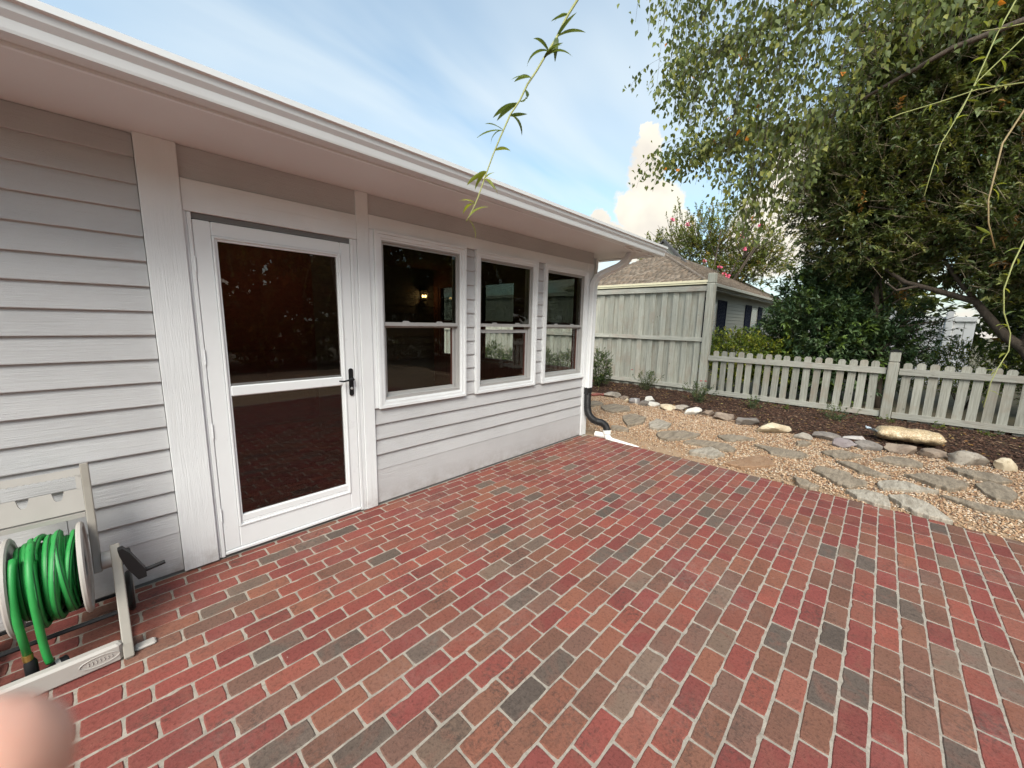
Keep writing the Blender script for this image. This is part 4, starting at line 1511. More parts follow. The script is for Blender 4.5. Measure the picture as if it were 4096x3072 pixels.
M['tab'] = vcol_mat('shingle_tab', 0.95, 0.3, 120, 0.15)
slope_len = math.hypot(2.5, NP * 2.5)
rows = int(slope_len / 0.14)
shingles((NX0, NY0, NE), (0, 1, 0), (2.5, 0, NP * 2.5), lambda r: (r * .14 / slope_len * 2.5, 5.0 - r * .14 / slope_len * 2.5), rows, 0.14, 0.17, 'shingles')
shingles((NX0, NY0, NE), (1, 0, 0), (0, 2.5, NP * 2.5), lambda r: (r * .14 / slope_len * 2.5, 14.0), rows, 0.14, 0.19, 'shingles')
MB().tube([(NX0, NY0, NE + .012), (15.0, 3.6, hz + .015)], .07, 6, sx=.45).build('hip_cap', M['shingle'], nroof)
MB().tube([(15.0, 3.6, hz + .015), (26.9, 3.6, hz + .015)], .07, 6).build('ridge_cap', M['shingle'], nroof)
# cross gable showing over the ridge
gx = 17.0
MB().prism([(gx, 3.55, hz - .1), (gx, 4.37, 5.08), (gx, 5.19, hz - .1)], (.1, 0, 0)).build('gable', M['nb_trim'], nb)
gr = MB()
gr.prism([(gx - .12, 3.35, hz - .13), (gx - .12, 4.37, 5.19), (gx - .12, 4.37, 5.10), (gx - .12, 3.42, hz - .19)], (.3, 0, 0))
gr.prism([(gx - .12, 5.39, hz - .13), (gx - .12, 5.32, hz - .19), (gx - .12, 4.37, 5.10), (gx - .12, 4.37, 5.19)], (.3, 0, 0))
gr.build('gable_roof', M['own_shingle'], nb)
MB().prism([(gx - .012, 4.05, 4.55), (gx - .012, 4.37, 4.90), (gx - .012, 4.69, 4.55)], (.012, 0, 0)).build('gable_vent', M['shadow_gap'], nb)
# windows and shutters on the shaded side
for (xa, xb_) in ((14.05, 15.25), (20.2, 21.3)):
    fr = MB()
    fr.box(xa, xa + .07, wy0 - .035, wy0 - .0225, 1.05, 2.42).box(xb_ - .07, xb_, wy0 - .035, wy0 - .0225, 1.05, 2.42)
    fr.box(xa + .07, xb_ - .07, wy0 - .035, wy0 - .0225, 2.35, 2.42).box(xa + .07, xb_ - .07, wy0 - .035, wy0 - .0225, 1.05, 1.12).box(xa + .07, xb_ - .07, wy0 - .034, wy0 - .0225, 1.72, 1.76)
    wn = fr.build('window', M['nb_trim'], nb)
    MB().box(xa + .07, xb_ - .07, wy0 - .028, wy0 - .024, 1.12, 2.35).build('pane', M['dark_pane'], wn)
for (xa, xb_) in ((13.2, 13.95), (15.32, 16.35), (19.1, 20.1), (21.4, 22.2)):
    sh = MB().box(xa, xa + .07, wy0 - .05, wy0 - .0225, 1.0, 2.5).box(xb_ - .07, xb_, wy0 - .05, wy0 - .0225, 1.0, 2.5)
    sh.box(xa + .07, xb_ - .07, wy0 - .049, wy0 - .0225, 1.0, 1.08).box(xa + .07, xb_ - .07, wy0 - .049, wy0 - .0225, 2.42, 2.5)
    s_ = sh.build('shutter', M['shutter'], nb)
    lv = MB()
    z = 1.1
    while z < 2.4:
        lv.prism([(xa + .07, wy0 - .026, z), (xa + .07, wy0 - .044, z + .005), (xa + .07, wy0 - .030, z + .045), (xa + .07, wy0 - .024, z + .045)], (xb_ - xa - .14, 0, 0))
        z += .05
    lv.build('louvres', M['shutter'], s_)

# white board fence far behind the shrubs
wf = empty('white_fence', (17, -6, 0), 'tall white board fence glimpsed far behind the dark shrubs', 'fence')
for i in range(8):
    y = -3.1 - i * .21
    MB().cbox(17.0, 17.02, y - .20, y, 0, 1.98 if i % 12 else 1.98, .003).build('board', M['vinyl'], wf)
for i in range(2):
    y = -3.05 - i * 1.2
    MB().cbox(16.90, 17.04, y - .07, y + .07, 0, 2.16, .006).build('post', M['vinyl'], wf)
for z in (0.25, 1.85):
    MB().box(16.955, 16.998, -4.78, -3.05, z, z + .12).build('rail', M['vinyl'], wf)

# ---------------------------------------------------------------- rocks along the bed, gravel bag
ROCKS = [
 (7.51,1.10,0.39,0.09,-40.3),
 (7.50,0.85,0.19,0.04,-40.4),
 (7.31,0.71,0.10,0.05,-40.6),
 (7.30,0.52,0.25,0.08,-40.8),
 (7.21,0.27,0.23,0.08,-41.1),
 (7.63,0.35,0.25,0.10,-40.7),
 (7.33,0.14,0.30,0.05,-41.0),
 (7.24,-0.26,0.38,0.08,-41.1),
 (7.45,-0.38,0.38,0.07,-41.2),
 (7.17,-0.68,0.34,0.10,-41.3),
 (7.30,-0.88,0.24,0.08,-41.6),
 (7.16,-1.22,0.40,0.09,-41.8),
 (7.06,-1.56,0.39,0.09,-42.1),
 (6.82,-1.97,0.49,0.12,-42.3),
 (6.75,-2.30,0.23,0.07,-90.0),
 (6.98,-2.55,0.36,0.07,-69.1),
 (7.21,-2.83,0.26,0.06,-76.7),
 (6.69,-2.75,0.26,0.09,-89.8),
 (6.83,-2.99,0.29,0.09,-85.1),
 (6.95,-3.30,0.34,0.09,-75.5),
 (7.01,-3.60,0.28,0.08,-79.1),
 (6.94,-3.89,0.34,0.13,-91.4),
 (7.03,-4.17,0.22,0.11,-109.5),
 (7.21,-3.31,0.69,0.19,-80.2),
]
RK = [('rock_grey', 'flat-topped tan grey rock, farthest along the bed edge towards the privacy fence'),
      ('rock_brown', 'small flat brown rock between the farthest border rock and the banded one'),
      ('rock_cream', 'small tan rock touching the left side of the banded grey rock'),
      ('rock_band', 'rounded grey rock with a pale band across it at the bed edge'),
      ('rock_dark', 'dark mottled rough rock just below the upright white rock'),
      ('rock_white', 'upright chunky white rock near the first rose bush'),
      ('rock_white', 'thin flat white rock lying in front of the dark mottled rock'),
      ('rock_cream', 'cream wedge rock at the bed edge left of the brightest white rock'),
      ('rock_grey', 'grey slab rock half hidden behind the cream wedge rock'),
      ('rock_white', 'largest bright white rock, tilted, in the middle of the rock border'),
      ('rock_brown', 'layered brown rock touching the right end of the big white rock'),
      ('rock_brown', 'long low grey brown slab to the right of the layered brown rock'),
      ('rock_dark', 'long dark slab between the low grey brown slab and the cream rock'),
      ('rock_cream', 'long pale cream rock with a pointed end beside the dark slab'),
      ('rock_grey', 'small grey rock at the right end of the long cream rock'),
      ('rock_dark', 'flat dark grey rock behind the border, left of the pale narrow rock'),
      ('rock_pale', 'pale narrow rock lying on the mulch just left of the gravel bag'),
      ('rock_purple', 'purplish grey rock below the pale narrow rock'),
      ('rock_dark', 'dark grey rounded rock under the left end of the gravel bag'),
      ('rock_brown', 'long brownish rock under the middle of the gravel bag'),
      ('rock_brown', 'pale brown rock just right of the gravel bag'),
      ('rock_grey', 'biggest rounded grey rock of the border, second from the right edge'),
      ('rock_cream', 'yellowish cream rock at the right end of the rock border')]
M['rock_pale'] = mottled('pale_rock', (0.42, 0.38, 0.35), (0.52, 0.48, 0.45), (0.28, 0.24, 0.22), 6, 0.78, 0.7, 0.012)
mb_, tb_, bb_ = new_mat('banded_rock')
tcb = tb_.node('ShaderNodeTexCoord')
sx_ = tb_.node('ShaderNodeSeparateXYZ')
nb1 = tb_.noise(tcb.outputs['Object'], 7, 5, .6)
tb_.l.new(tcb.outputs['Object'], sx_.inputs[0])
band = tb_.rmap(tb_.math('ABSOLUTE', tb_.math('ADD', tb_.math('ADD', sx_.outputs['X'], -0.01), tb_.math('MULTIPLY', tb_.math('SUBTRACT', nb1, .5), .05))), 0.014, 0.024, 1, 0)
tb_.put(bb_.inputs['Base Color'], tb_.mix(band, tb_.mix(nb1, (0.19, 0.17, 0.165), (0.32, 0.29, 0.28)), (0.52, 0.49, 0.46)))
bb_.inputs['Roughness'].default_value = 0.7
M['rock_band'] = mb_


def rock(name, x, y, L, Hh, rotdeg, mat, label, seed, deep=None, z=0.0):
    import bmesh
    bm = bmesh.new()
    bmesh.ops.create_icosphere(bm, subdivisions=3, radius=1.0)
    rr = random.Random(seed)
    ph = [rr.uniform(0, 6.28) for _ in range(9)]
    planes = [(Vector((rr.gauss(0, 1), rr.gauss(0, 1), rr.gauss(0, .7))).normalized(), rr.uniform(.42, .78)) for _ in range(13)]
    for v in bm.verts:
        q = v.co.copy()
        for nrm, dd in planes:                         # facets
            e = q.dot(nrm) - dd
            if e > 0:
                q -= nrm * e * 0.96
        s = 1 + .06 * math.sin(q.x * 5 + ph[0]) * math.cos(q.y * 4 + ph[1]) + .035 * math.sin(q.z * 9 + ph[2] + q.x * 6) + rr.uniform(-.012, .012)
        v.co = q * s
    D_ = deep if deep else L * rr.uniform(.5, .65)
    xs_ = [v.co.x for v in bm.verts]; ys_ = [v.co.y for v in bm.verts]; zs_ = [v.co.z for v in bm.verts]
    for v in bm.verts:
        v.co.x = (v.co.x - min(xs_)) / (max(xs_) - min(xs_)) * L - L / 2
        v.co.y = (v.co.y - min(ys_)) / (max(ys_) - min(ys_)) * D_ - D_ / 2
        v.co.z = ((v.co.z - min(zs_)) / (max(zs_) - min(zs_)) - 0.24) * Hh * 1.65
    me = bpy.data.meshes.new(name)
    bm.to_mesh(me)
    bm.free()
    me.materials.append(M[mat])
    me.shade_smooth()
    me.set_sharp_from_angle(angle=R(22))
    o = bpy.data.objects.new(name, me)
    COL.objects.link(o)
    # L axis across the view; the visible base is the near edge, so set the centre half a depth back
    a = R(rotdeg)
    back = Vector((-math.sin(a), math.cos(a), 0))
    if back.x < 0:
        back = -back
    o.location = Vector((x, y, z)) + back * D_ * 0.42
    o.rotation_euler = (rr.uniform(-.06, .06), rr.uniform(-.05, .05), a)
    return tag(o, label, 'rock', 'rocks edging the planted bed')


for k, (rk, (mt, lb)) in enumerate(zip(ROCKS[:23], RK)):
    rock('border_rock', rk[0], rk[1], max(rk[2], .1), max(rk[3], .06), rk[4] if abs(rk[4]) < 70 else -72, mt, lb, 100 + k, z=0.0)
# row of old edging bricks behind the downspout
for k in range(5):
    o = bpy.data.objects.new('edging_brick', variants[k])
    COL.objects.link(o)
    o.parent = bed
    o.location = (7.05 + .17 * k, 1.78 - 0.14 * k, 0.045)
    o.rotation_euler = (R(8), R(-5), R(-38 + random.uniform(-7, 7)))
    o.color = (0.26, 0.085, 0.065, 1)

# bag of gravel lying on the rocks
M['bag'], tbg, bbg = new_mat('gravel_bag_plastic')
tcg = tbg.node('ShaderNodeTexCoord')
vo = tbg.voronoi(tcg.outputs['Object'], 62, 'Color')
vd = tbg.voronoi(tcg.outputs['Object'], 62, 'Distance')
sg = tbg.node('ShaderNodeSeparateXYZ'); tbg.l.new(vo, sg.inputs[0])
cb = tbg.mix(sg.outputs[0], (0.50, 0.36, 0.20), (0.74, 0.60, 0.40))
cb = tbg.mix(tbg.rmap(vd, 0.35, 0.65, 0, 0.6), cb, (0.33, 0.22, 0.12))
wr = tbg.noise(tbg.mapping(tcg.outputs['Object'], (2.2, 9, 9)), 2.5, 5, .6, 1.2)
cb = tbg.mix(tbg.rmap(wr, .56, .7, 0, .55), cb, (0.82, 0.72, 0.55))
tbg.put(bbg.inputs['Base Color'], cb)
bbg.inputs['Roughness'].default_value = 0.3
tbg.put(bbg.inputs['Normal'], tbg.bump(tbg.math('ADD', tbg.math('MULTIPLY', vd, -.5), tbg.math('MULTIPLY', wr, 1.6)), .6, .012))
bag = empty('gravel_bag', (7.45, -3.35, 0.06), 'clear plastic bag filled with tan gravel lying on the border rocks', 'bag')
bm_ = MB()
nU, nV = 30, 20
vs, fs = [], []
for i in range(nU + 1):
    u = -1 + 2 * i / nU
    wv = (1 - abs(u) ** 9) ** .5 if abs(u) < 1 else 0.0
    for j in range(nV):
        th = 2 * math.pi * j / nV
        hw = 0.195 * (0.80 + 0.20 * wv) + (0.02 * abs(u) ** 8)
        hh = 0.105 * wv + 0.006
        wrk = 1 + .05 * math.sin(9 * u + 3 * th) + .03 * math.sin(17 * u - 5 * th)
        cz = math.sin(th)
        vs.append((u * 0.33, math.cos(th) * hw * wrk, 0.085 + cz * hh * (1.0 if cz > 0 else .7) * wrk + .02 * (1 - wv) * math.sin(th * 2 + 1)))
for i in range(nU):
    for j in range(nV):
        j2 = (j + 1) % nV
        fs.append((i * nV + j, i * nV + j2, (i + 1) * nV + j2, (i + 1) * nV + j))
fs += [tuple(range(nV - 1, -1, -1)), tuple(nU * nV + j for j in range(nV))]
Mb = Matrix.Translation((7.45, -3.35, 0.055)) @ Matrix.Rotation(R(-83), 4, 'Z') @ Matrix.Rotation(R(-7), 4, 'X')
bm_.add([Mb @ Vector(q) for q in vs], [tuple(reversed(f)) for f in fs])
bo = bm_.build('bag_body', M['bag'], bag, smooth=True)
te = MB()
tv, tf = [], []
for i in range(5):
    for j in range(9):
        a = -1 + j / 4
        tv.append(Mb @ Vector((-0.32 - .028 * i, a * (.12 - .012 * i), .10 + .02 * math.sin(j * 2.3 + i) + .01 * i)))
for i in range(4):
    for j in range(8):
        tf.append((i * 9 + j, i * 9 + j + 1, (i + 1) * 9 + j + 1, (i + 1) * 9 + j))
te.add(tv, tf)
M['blue_plastic'] = simple('pale_blue_plastic', (0.52, 0.60, 0.66), 0.3, var=.1)
te.build('crimped_end', M['blue_plastic'], bag, smooth=True)

# ---------------------------------------------------------------- hose reel cart
M['taupe'] = simple('taupe_plastic', (0.27, 0.245, 0.21), 0.45, var=.05, nscale=9, bump=.06, bscale=120)
M['taupe_lt'] = simple('light_taupe_plastic', (0.40, 0.375, 0.345), 0.42, var=.04, nscale=9, bump=.05, bscale=120)
reel = empty('hose_reel_cart', (-0.22, -0.35, 0), 'taupe plastic hose reel cart standing by the wall at the left edge', 'hose reel')
XR, XL = -0.045, -0.490


def sweep_rect(pts, x0, x1, half, name, mat):
    """flat bar in the YZ plane with given half-width, between x0 and x1"""
    m = MB()
    n = len(pts)
    L_, R__ = [], []
    for i, (y_, z_) in enumerate(pts):
        t_ = Vector((0, pts[min(i + 1, n - 1)][0] - pts[max(i - 1, 0)][0], pts[min(i + 1, n - 1)][1] - pts[max(i - 1, 0)][1])).normalized()
        nn = Vector((0, -t_.z, t_.y))
        h = half[i] if hasattr(half, '__len__') else half
        L_.append(Vector((0, y_, z_)) + nn * h)
        R__.append(Vector((0, y_, z_)) - nn * h)
    vs = []
    for i in range(n):
        for (xx, p) in ((x0, L_[i]), (x1, L_[i]), (x1, R__[i]), (x0, R__[i])):
            vs.append((xx, p.y, p.z))
    fs = []
    for i in range(n - 1):
        for k in range(4):
            k2 = (k + 1) % 4
            fs.append((i * 4 + k, i * 4 + k2, (i + 1) * 4 + k2, (i + 1) * 4 + k))
    fs += [(3, 2, 1, 0), tuple((n - 1) * 4 + k for k in range(4))]
    m.add(vs, fs)
    o = m.build(name, mat, reel)
    bv = o.modifiers.new('bevel', 'BEVEL')
    bv.width = 0.004
    bv.segments = 2
    return o


for (xa, xb_) in ((XR - .028, XR + .008), (XL - .008, XL + .028)):
    sweep_rect([(-0.605, 0.0), (-0.575, 0.05), (-0.41, 0.265), (-0.335, 0.38), (-0.305, 0.435)], xa, xb_, [.024, .026, .028, .026, .018], 'leg', M['taupe'])
    sweep_rect([(-0.62, 0.012), (-0.45, 0.013), (-0.20, 0.06), (-0.14, 0.11)], xa + .004, xb_ - .004, .011, 'skid', M['taupe'])
    # upright to the handle, set inside the leg
s_in = 0.06
for (xa, xb_) in ((XR - s_in - .030, XR - s_in), (XL + s_in, XL + s_in + .030)):
    sweep_rect([(-0.330, 0.325), (-0.300, 0.40), (-0.222, 0.62), (-0.190, 0.72), (-0.162, 0.835)], xa, xb_, [.030, .024, .022, .021, .018], 'upright', M['taupe'])
# hub knobs between leg and upright
for (xa, xb_) in ((XR - s_in, XR - .028), (XL + .028, XL + s_in)):
    MB().lathe([(.040, 0), (.040, xb_ - xa)], (xa, -0.325, 0.375), (1, 0, 0), 18).build('hub', M['taupe_lt'], reel, angle=35)


def pan(u, v, d=0.0):
    """point on the inclined handle plane: u along x (0..1), v height 0..1"""
    x = (XL + s_in + .030) + (XR - s_in - .030 - XL - s_in - .030) * u
    y_ = -0.222 + 0.060 * v
    z_ = 0.62 + 0.200 * v
    return Vector((x, y_ - d * .957, z_ + d * .287))


# handle panel with a grip slot and two notches
hp_ = MB()
th = 0.018


def strip(top, bot):
    """ribbon between two polylines in (u,v), with thickness"""
    n = len(top)
    a = [pan(u, v, th) for u, v in top]; b_ = [pan(u, v, th) for u, v in bot]
    c = [pan(u, v, 0) for u, v in top]; d = [pan(u, v, 0) for u, v in bot]
    vs = a + b_ + c + d
    fs = []
    for i in range(n - 1):
        fs += [(n + i, n + i + 1, i + 1, i), (2 * n + i, 2 * n + i + 1, 3 * n + i + 1, 3 * n + i), (i, i + 1, 2 * n + i + 1, 2 * n + i), (3 * n + i, 3 * n + i + 1, n + i + 1, n + i)]
    fs += [(0, 2 * n, 3 * n, n), (n - 1, 2 * n - 1, 4 * n - 1, 3 * n - 1)]
    hp_.add(vs, fs)


uu = [i / 40 for i in range(41)]


def notch(u):
    for c in (0.30, 0.70):
        if abs(u - c) < .065:
            return 0.50 - 0.20 * min(1, (.065 - abs(u - c)) / .02)
    return 0.50


strip([(u, .98 - .02 * math.sin(math.pi * u)) for u in uu], [(u, 0.80 + .012 * math.sin(u * 75) - .03 * max(0, (abs(u - .5) - .42) / .08)) for u in uu])
strip([(u, notch(u)) for u in uu], [(u, -0.02) for u in uu])
for (a, b_) in ((0.0, 0.07), (0.93, 1.0)):
    strip([(a, .82), (b_, .80)], [(a, .48), (b_, .50)])
hp_.build('handle_panel', M['taupe_lt'], reel)
hl = MB()
hl.box(XL + s_in + .031, XR - s_in - .031, -0.245, -0.205, 0.590, 0.612)
hl.build('crossbar', M['taupe_lt'], reel)
# front bar with raised oval badge and the small foot tab
fbar = MB()
fbar.cbox(XL + .0285, XR - .0285, -0.606, -0.560, 0.0, 0.088, 0.010)
fb_ = fbar.build('front_bar', M['taupe_lt'], reel)
ov = MB()
n = 28
for (rx, rz2, w2) in ((.062, .022, .0022),):
    ov.tube([(-0.145 + rx * math.cos(2 * math.pi * i / n), -0.6075, 0.046 + rz2 * math.sin(2 * math.pi * i / n)) for i in range(n + 1)], w2, 5, cap=False)
for i in range(7):
    xx = -0.145 - .036 + i * .012
    ov.tube([(xx, -0.607, 0.038), (xx + .003, -0.6075, 0.046), (xx, -0.607, 0.054)], .0016, 4)
ov.build('badge', M['taupe_lt'], fb_)
MB().cbox(XR + .009, XR + .085, -0.592, -0.545, 0.0, 0.016, .006).build('foot_tab', M['taupe_lt'], reel)
# drum with side discs
AX = Vector((0, -0.325, 0.375))
for xd in (XR - s_in - .055, XL + s_in + .055):
    MB().lathe([(.205, -.010), (.212, -.004), (.212, .006), (.204, .012), (.190, .010), (.186, .003), (.05, .004), (.05, -.006), (.186, -.006), (.192, -.010)], (xd, AX.y, AX.z), (1, 0, 0), 40).build('reel_disc', M['taupe_lt'], reel, angle=40)
MB().lathe([(.085, 0), (.085, XR - XL - 2 * s_in - .116)], (XL + s_in + .058, AX.y, AX.z), (1, 0, 0), 20).build('drum', M['black'], reel, angle=40)
# crank
ck_ = MB()
ck_.lathe([(.030, 0), (.030, .03), (.02, .034)], (XR + .008, AX.y, AX.z), (1, 0, 0), 16)
cp_ = [(-.047, .448), (-.030, .452), (-.006, .418), (.041, .308), (.041, .272), (.010, .270), (-.024, .345), (-.043, .415)]
ck_.prism([(u, -0.385, v) for u, v in cp_], (0, -.040, 0))
ck_.box(XR + .010, XR + .036, -0.392, -0.325, .355, .395)
cr = ck_.build('crank', M['black'], reel)
MB().tube([(.036, -.405, .300), (.114, -.405, .310)], [.011, .010], 12).build('crank_grip', M['black'], cr, angle=40)
# rear wheels and axle
for xw in (XR + .004, XL - .034):
    wl = MB().lathe([(.075, 0), (.098, .004), (.104, .012), (.104, .022), (.098, .028), (.075, .030)], (xw, -0.185, 0.104), (1, 0, 0), 32).build('wheel', M['rubber'], reel, angle=40)
    MB().lathe([(.060, -.002), (.066, .002), (.066, .028), (.060, .032)], (xw, -0.185, 0.104), (1, 0, 0), 24).build('wheel_rim', M['taupe'], wl, angle=40)
MB().tube([(XL - .03, -0.185, 0.104), (XR + .03, -0.185, 0.104)], .008, 8).build('axle', M['black'], reel)
MB().tube([(XL + .03, -0.47, 0.165), (XR - .03, -0.47, 0.165)], .010, 8).build('tie_rod', M['black'], reel)

# green hose wound on the drum
M['hose'] = simple('green_hose', (0.022, 0.26, 0.055), 0.5, var=.12, nscale=14)
M['hose_dark'] = simple('dark_green_stripe', (0.006, 0.055, 0.016), 0.5, var=.1)
hose = empty('garden_hose', (-0.24, -0.33, 0.0), 'bright green garden hose wound loosely on the reel', 'hose')
xa, xb_ = XL + s_in + .058 + .016, XR - s_in - .058 - .016


def coil(turns, r0, r1, x0, x1, wob, seed, name='coil', th0=0.0):
    rr = random.Random(seed)
    ph = [rr.uniform(0, 6.28) for _ in range(4)]
    n = int(turns * 30)
    p = []
    for i in range(n + 1):
        s = i / n
        t_ = th0 + 2 * math.pi * turns * s
        x = x0 + (x1 - x0) * s + wob * math.sin(t_ * .53 + ph[0]) + wob * .6 * math.sin(t_ * 1.31 + ph[1])
        x = min(max(x, xa), xb_)
        r_2 = r0 + (r1 - r0) * s + .006 * math.sin(t_ * .7 + ph[2]) + .004 * math.sin(t_ * 2.2 + ph[3])
        p.append((x, AX.y + r_2 * math.cos(t_), AX.z + r_2 * math.sin(t_)))
    o = MB().tube(p, .0132, 9).build(name, M['hose'], hose, smooth=True)
    # thin dark stripe along the hose
    q = []
    for i, pt in enumerate(p):
        v = Vector(pt) - Vector((pt[0], AX.y, AX.z))
        v.normalize()
        q.append(Vector(pt) + v * .0120 + Vector((.004, 0, 0)))
    MB().tube(q, .0022, 4).build('stripe', M['hose_dark'], o)
    return o


coil(8, .100, .104, xa, xb_, .002, 1)
coil(8, .126, .130, xb_, xa, .003, 2)
coil(7, .151, .155, xa + .004, xb_ - .004, .007, 3)
coil(5.2, .174, .177, xb_ - .012, xa + .05, .016, 4, th0=1.0)
coil(1.6, .192, .190, xa + .06, xb_ - .05, .02, 5, th0=2.0)
# loose end hanging down in front, with couplings
p = arc((xa + .055, AX.y - .02, AX.z + .185), (xa + .05, AX.y - .20, AX.z + .17), (xa + .055, AX.y - .205, AX.z - .05), 12) + arc((xa + .056, AX.y - .205, AX.z - .08), (xa + .058, AX.y - .20, AX.z - .26), (xa + .066, AX.y - .19, AX.z - .30), 8)
MB().tube(p, .0132, 9).build('loose_end', M['hose'], hose, smooth=True)
p2 = arc((xa + .01, AX.y - .10, AX.z + .165), (xa - .004, AX.y - .21, AX.z + .08), (xa + .006, AX.y - .20, AX.z - .10), 10) + [Vector((xa + .012, AX.y - .195, AX.z - .22))]
MB().tube(p2, .0132, 9).build('loose_end', M['hose'], hose, smooth=True)
M['brass'] = simple('brass', (0.42, 0.27, 0.08), 0.35, 0.9)
MB().lathe([(.014, 0), (.016, .01), (.016, .028), (.012, .03)], (xa + .012, AX.y - .195, AX.z - .252), (0, 0, 1), 12).build('coupling', M['brass'], hose, angle=40)
nz_ = MB()
nz_.lathe([(.016, 0), (.020, .01), (.020, .07), (.015, .085)], (xa + .016, AX.y - .195, AX.z - .335), (0, .0, 1), 14)
nz_.tube([(xa + .016, AX.y - .195, AX.z - .330), (xa - .04, AX.y - .20, AX.z - .318)], .008, 8)
nz_.build('shutoff_valve', M['black'], hose, angle=40)
sp = MB()
sp.lathe([(.010, 0), (.014, .02), (.017, .05), (.024, .07), (.025, .105), (.021, .11)], (xa + .01, -0.515, 0.028), (.92, .22, .10), 16)
sn = sp.build('spray_nozzle', M['black'], hose, angle=40)
MB().lathe([(.0255, 0), (.0265, .006), (.0255, .014)], (xa + .01 + .92 * .075, -0.515 + .22 * .075, 0.028 + .1 * .075), (.92, .22, .10), 16).build('nozzle_ring', M['taupe_lt'], sn, angle=40)

# ---------------------------------------------------------------- plants
def unit(a):
    return a / np.maximum(np.linalg.norm(a, axis=-1, keepdims=True), 1e-9)


def leaves_mesh(name, pos, ax, nrm, L, W_, col, fold=0.18, curl=0.15):
    """one pointed, folded leaf per row: 5 vertices, 4 triangles"""
    ax = unit(ax)
    side = unit(np.cross(ax, nrm))
    nrm = np.cross(side, ax)
    L = L[:, None]; W_ = W_[:, None]
    n = len(pos)
    b = pos
    mid = pos + ax * L * .5 - nrm * L * curl * .25
    l = pos + ax * L * .42 + side * W_ * .5 + nrm * W_ * fold
    r = pos + ax * L * .42 - side * W_ * .5 + nrm * W_ * fold
    t = pos + ax * L - nrm * L * curl
    V = np.stack([b, l, t, r, mid], 1).reshape(-1, 3)
    F = np.array([(0, 4, 1), (1, 4, 2), (0, 3, 4), (3, 2, 4)])[None] + (np.arange(n) * 5)[:, None, None]
    return np_mesh(name, V, F.reshape(-1, 3), np.repeat(col, 5, axis=0))


def pick_cols(n, pal, prob, jit=0.18):
    pal = np.array(pal)
    return pal[rng.choice(len(pal), n, p=prob)] * rng.uniform(1 - jit, 1 + jit, (n, 1))


def twig_mesh(A, B, r0, r1):
    """3-sided tapered twigs from A to B"""
    n = len(A)
    d = unit(B - A)
    ref = np.where(np.abs(d[:, 2:3]) < .9, np.array([[0, 0, 1.]]), np.array([[1., 0, 0]]))
    u = unit(np.cross(d, ref)); v = np.cross(d, u)
    V = []
    for k in range(3):
        th = 2 * math.pi * k / 3
        o = u * math.cos(th) + v * math.sin(th)
        V.append(A + o * r0)
    for k in range(3):
        th = 2 * math.pi * k / 3
        o = u * math.cos(th) + v * math.sin(th)
        V.append(B + o * r1)
    V = np.stack(V, 1).reshape(-1, 3)
    F = np.array([(0, 1, 4, 3), (1, 2, 5, 4), (2, 0, 3, 5)])[None] + (np.arange(n) * 6)[:, None, None]
    return V, F.reshape(-1, 4)


def sprays(tips, dirs, lens, per, L, W_, pal, prob, spread=0.9, droop=0.0, twig=0.25):
    """leafy shoots: a twig ending at each tip with leaves set around its outer part"""
    n = len(tips)
    dirs = unit(dirs)
    bases = tips - dirs * lens[:, None]
    s = rng.uniform(0.25, 1.02, (n, per))
    pos = bases[:, None] + dirs[:, None] * (lens[:, None] * s)[..., None]
    pos = pos + rng.normal(0, 0.006, pos.shape)
    rad = unit(rng.normal(0, 1, (n, per, 3)))
    ax = dirs[:, None] * rng.uniform(.35, 1.0, (n, per, 1)) + rad * spread
    ax[..., 2] -= droop
    up = np.array([0, 0, 1.0]) + rng.normal(0, .45, (n, per, 3))
    m = n * per
    ll = L * rng.uniform(.65, 1.2, m)
    colc = pick_cols(n, pal, prob, .12)
    col = np.repeat(colc, per, axis=0) * rng.uniform(.8, 1.2, (m, 1))
    return pos.reshape(-1, 3), ax.reshape(-1, 3), up.reshape(-1, 3), ll, ll * W_, col, bases


def blob_points(n, c, r, shell=(0.55, 1.0), lump=0.16, seed=0, zmin=None):
    """points through an uneven ellipsoid, and outward directions"""
    d = unit(rng.normal(0, 1, (n, 3)))
    k = seed
    lum = 1 + lump * (np.sin(d[:, 0] * 5 + k) * np.cos(d[:, 1] * 4.3 + 2 * k) + np.sin(d[:, 2] * 6.1 + d[:, 0] * 3 + k) + .6 * np.sin(d[:, 1] * 9 + d[:, 2] * 8 + k))
    rad = rng.uniform(shell[0] ** 2, shell[1] ** 2, n) ** .5
    p = d * rad[:, None] * lum[:, None] * np.array(r) + np.array(c)
    if zmin is not None:
        q = p[:, 2] > zmin + rng.uniform(-.15, .15, n)
        p, d = p[q], d[q]
    return p, unit(d / np.array(r) * min(r))


def foliage(parent, name, packs, mat, twigs=None, tmat=None, tr=(0.004, 0.0015)):
    P_, A_, U_, L_, W2, C_ = [np.concatenate([p[i] for p in packs]) for i in range(6)]
    o = link(name, leaves_mesh(name, P_, A_, U_, L_, W2, C_), mat, parent)
    tag(o, kind='stuff')
    if twigs is not None:
        V, F = twig_mesh(twigs[0], twigs[1], *tr)
        t_ = link('twigs', np_mesh('twigs', V, F), tmat or M['twig'], parent)
        tag(t_, kind='stuff')
    return o


GRN = [(0.118, 0.15, 0.045), (0.086, 0.116, 0.039), (0.172, 0.194, 0.054), (0.06, 0.084, 0.033), (0.225, 0.229, 0.062), (0.343, 0.176, 0.053)]

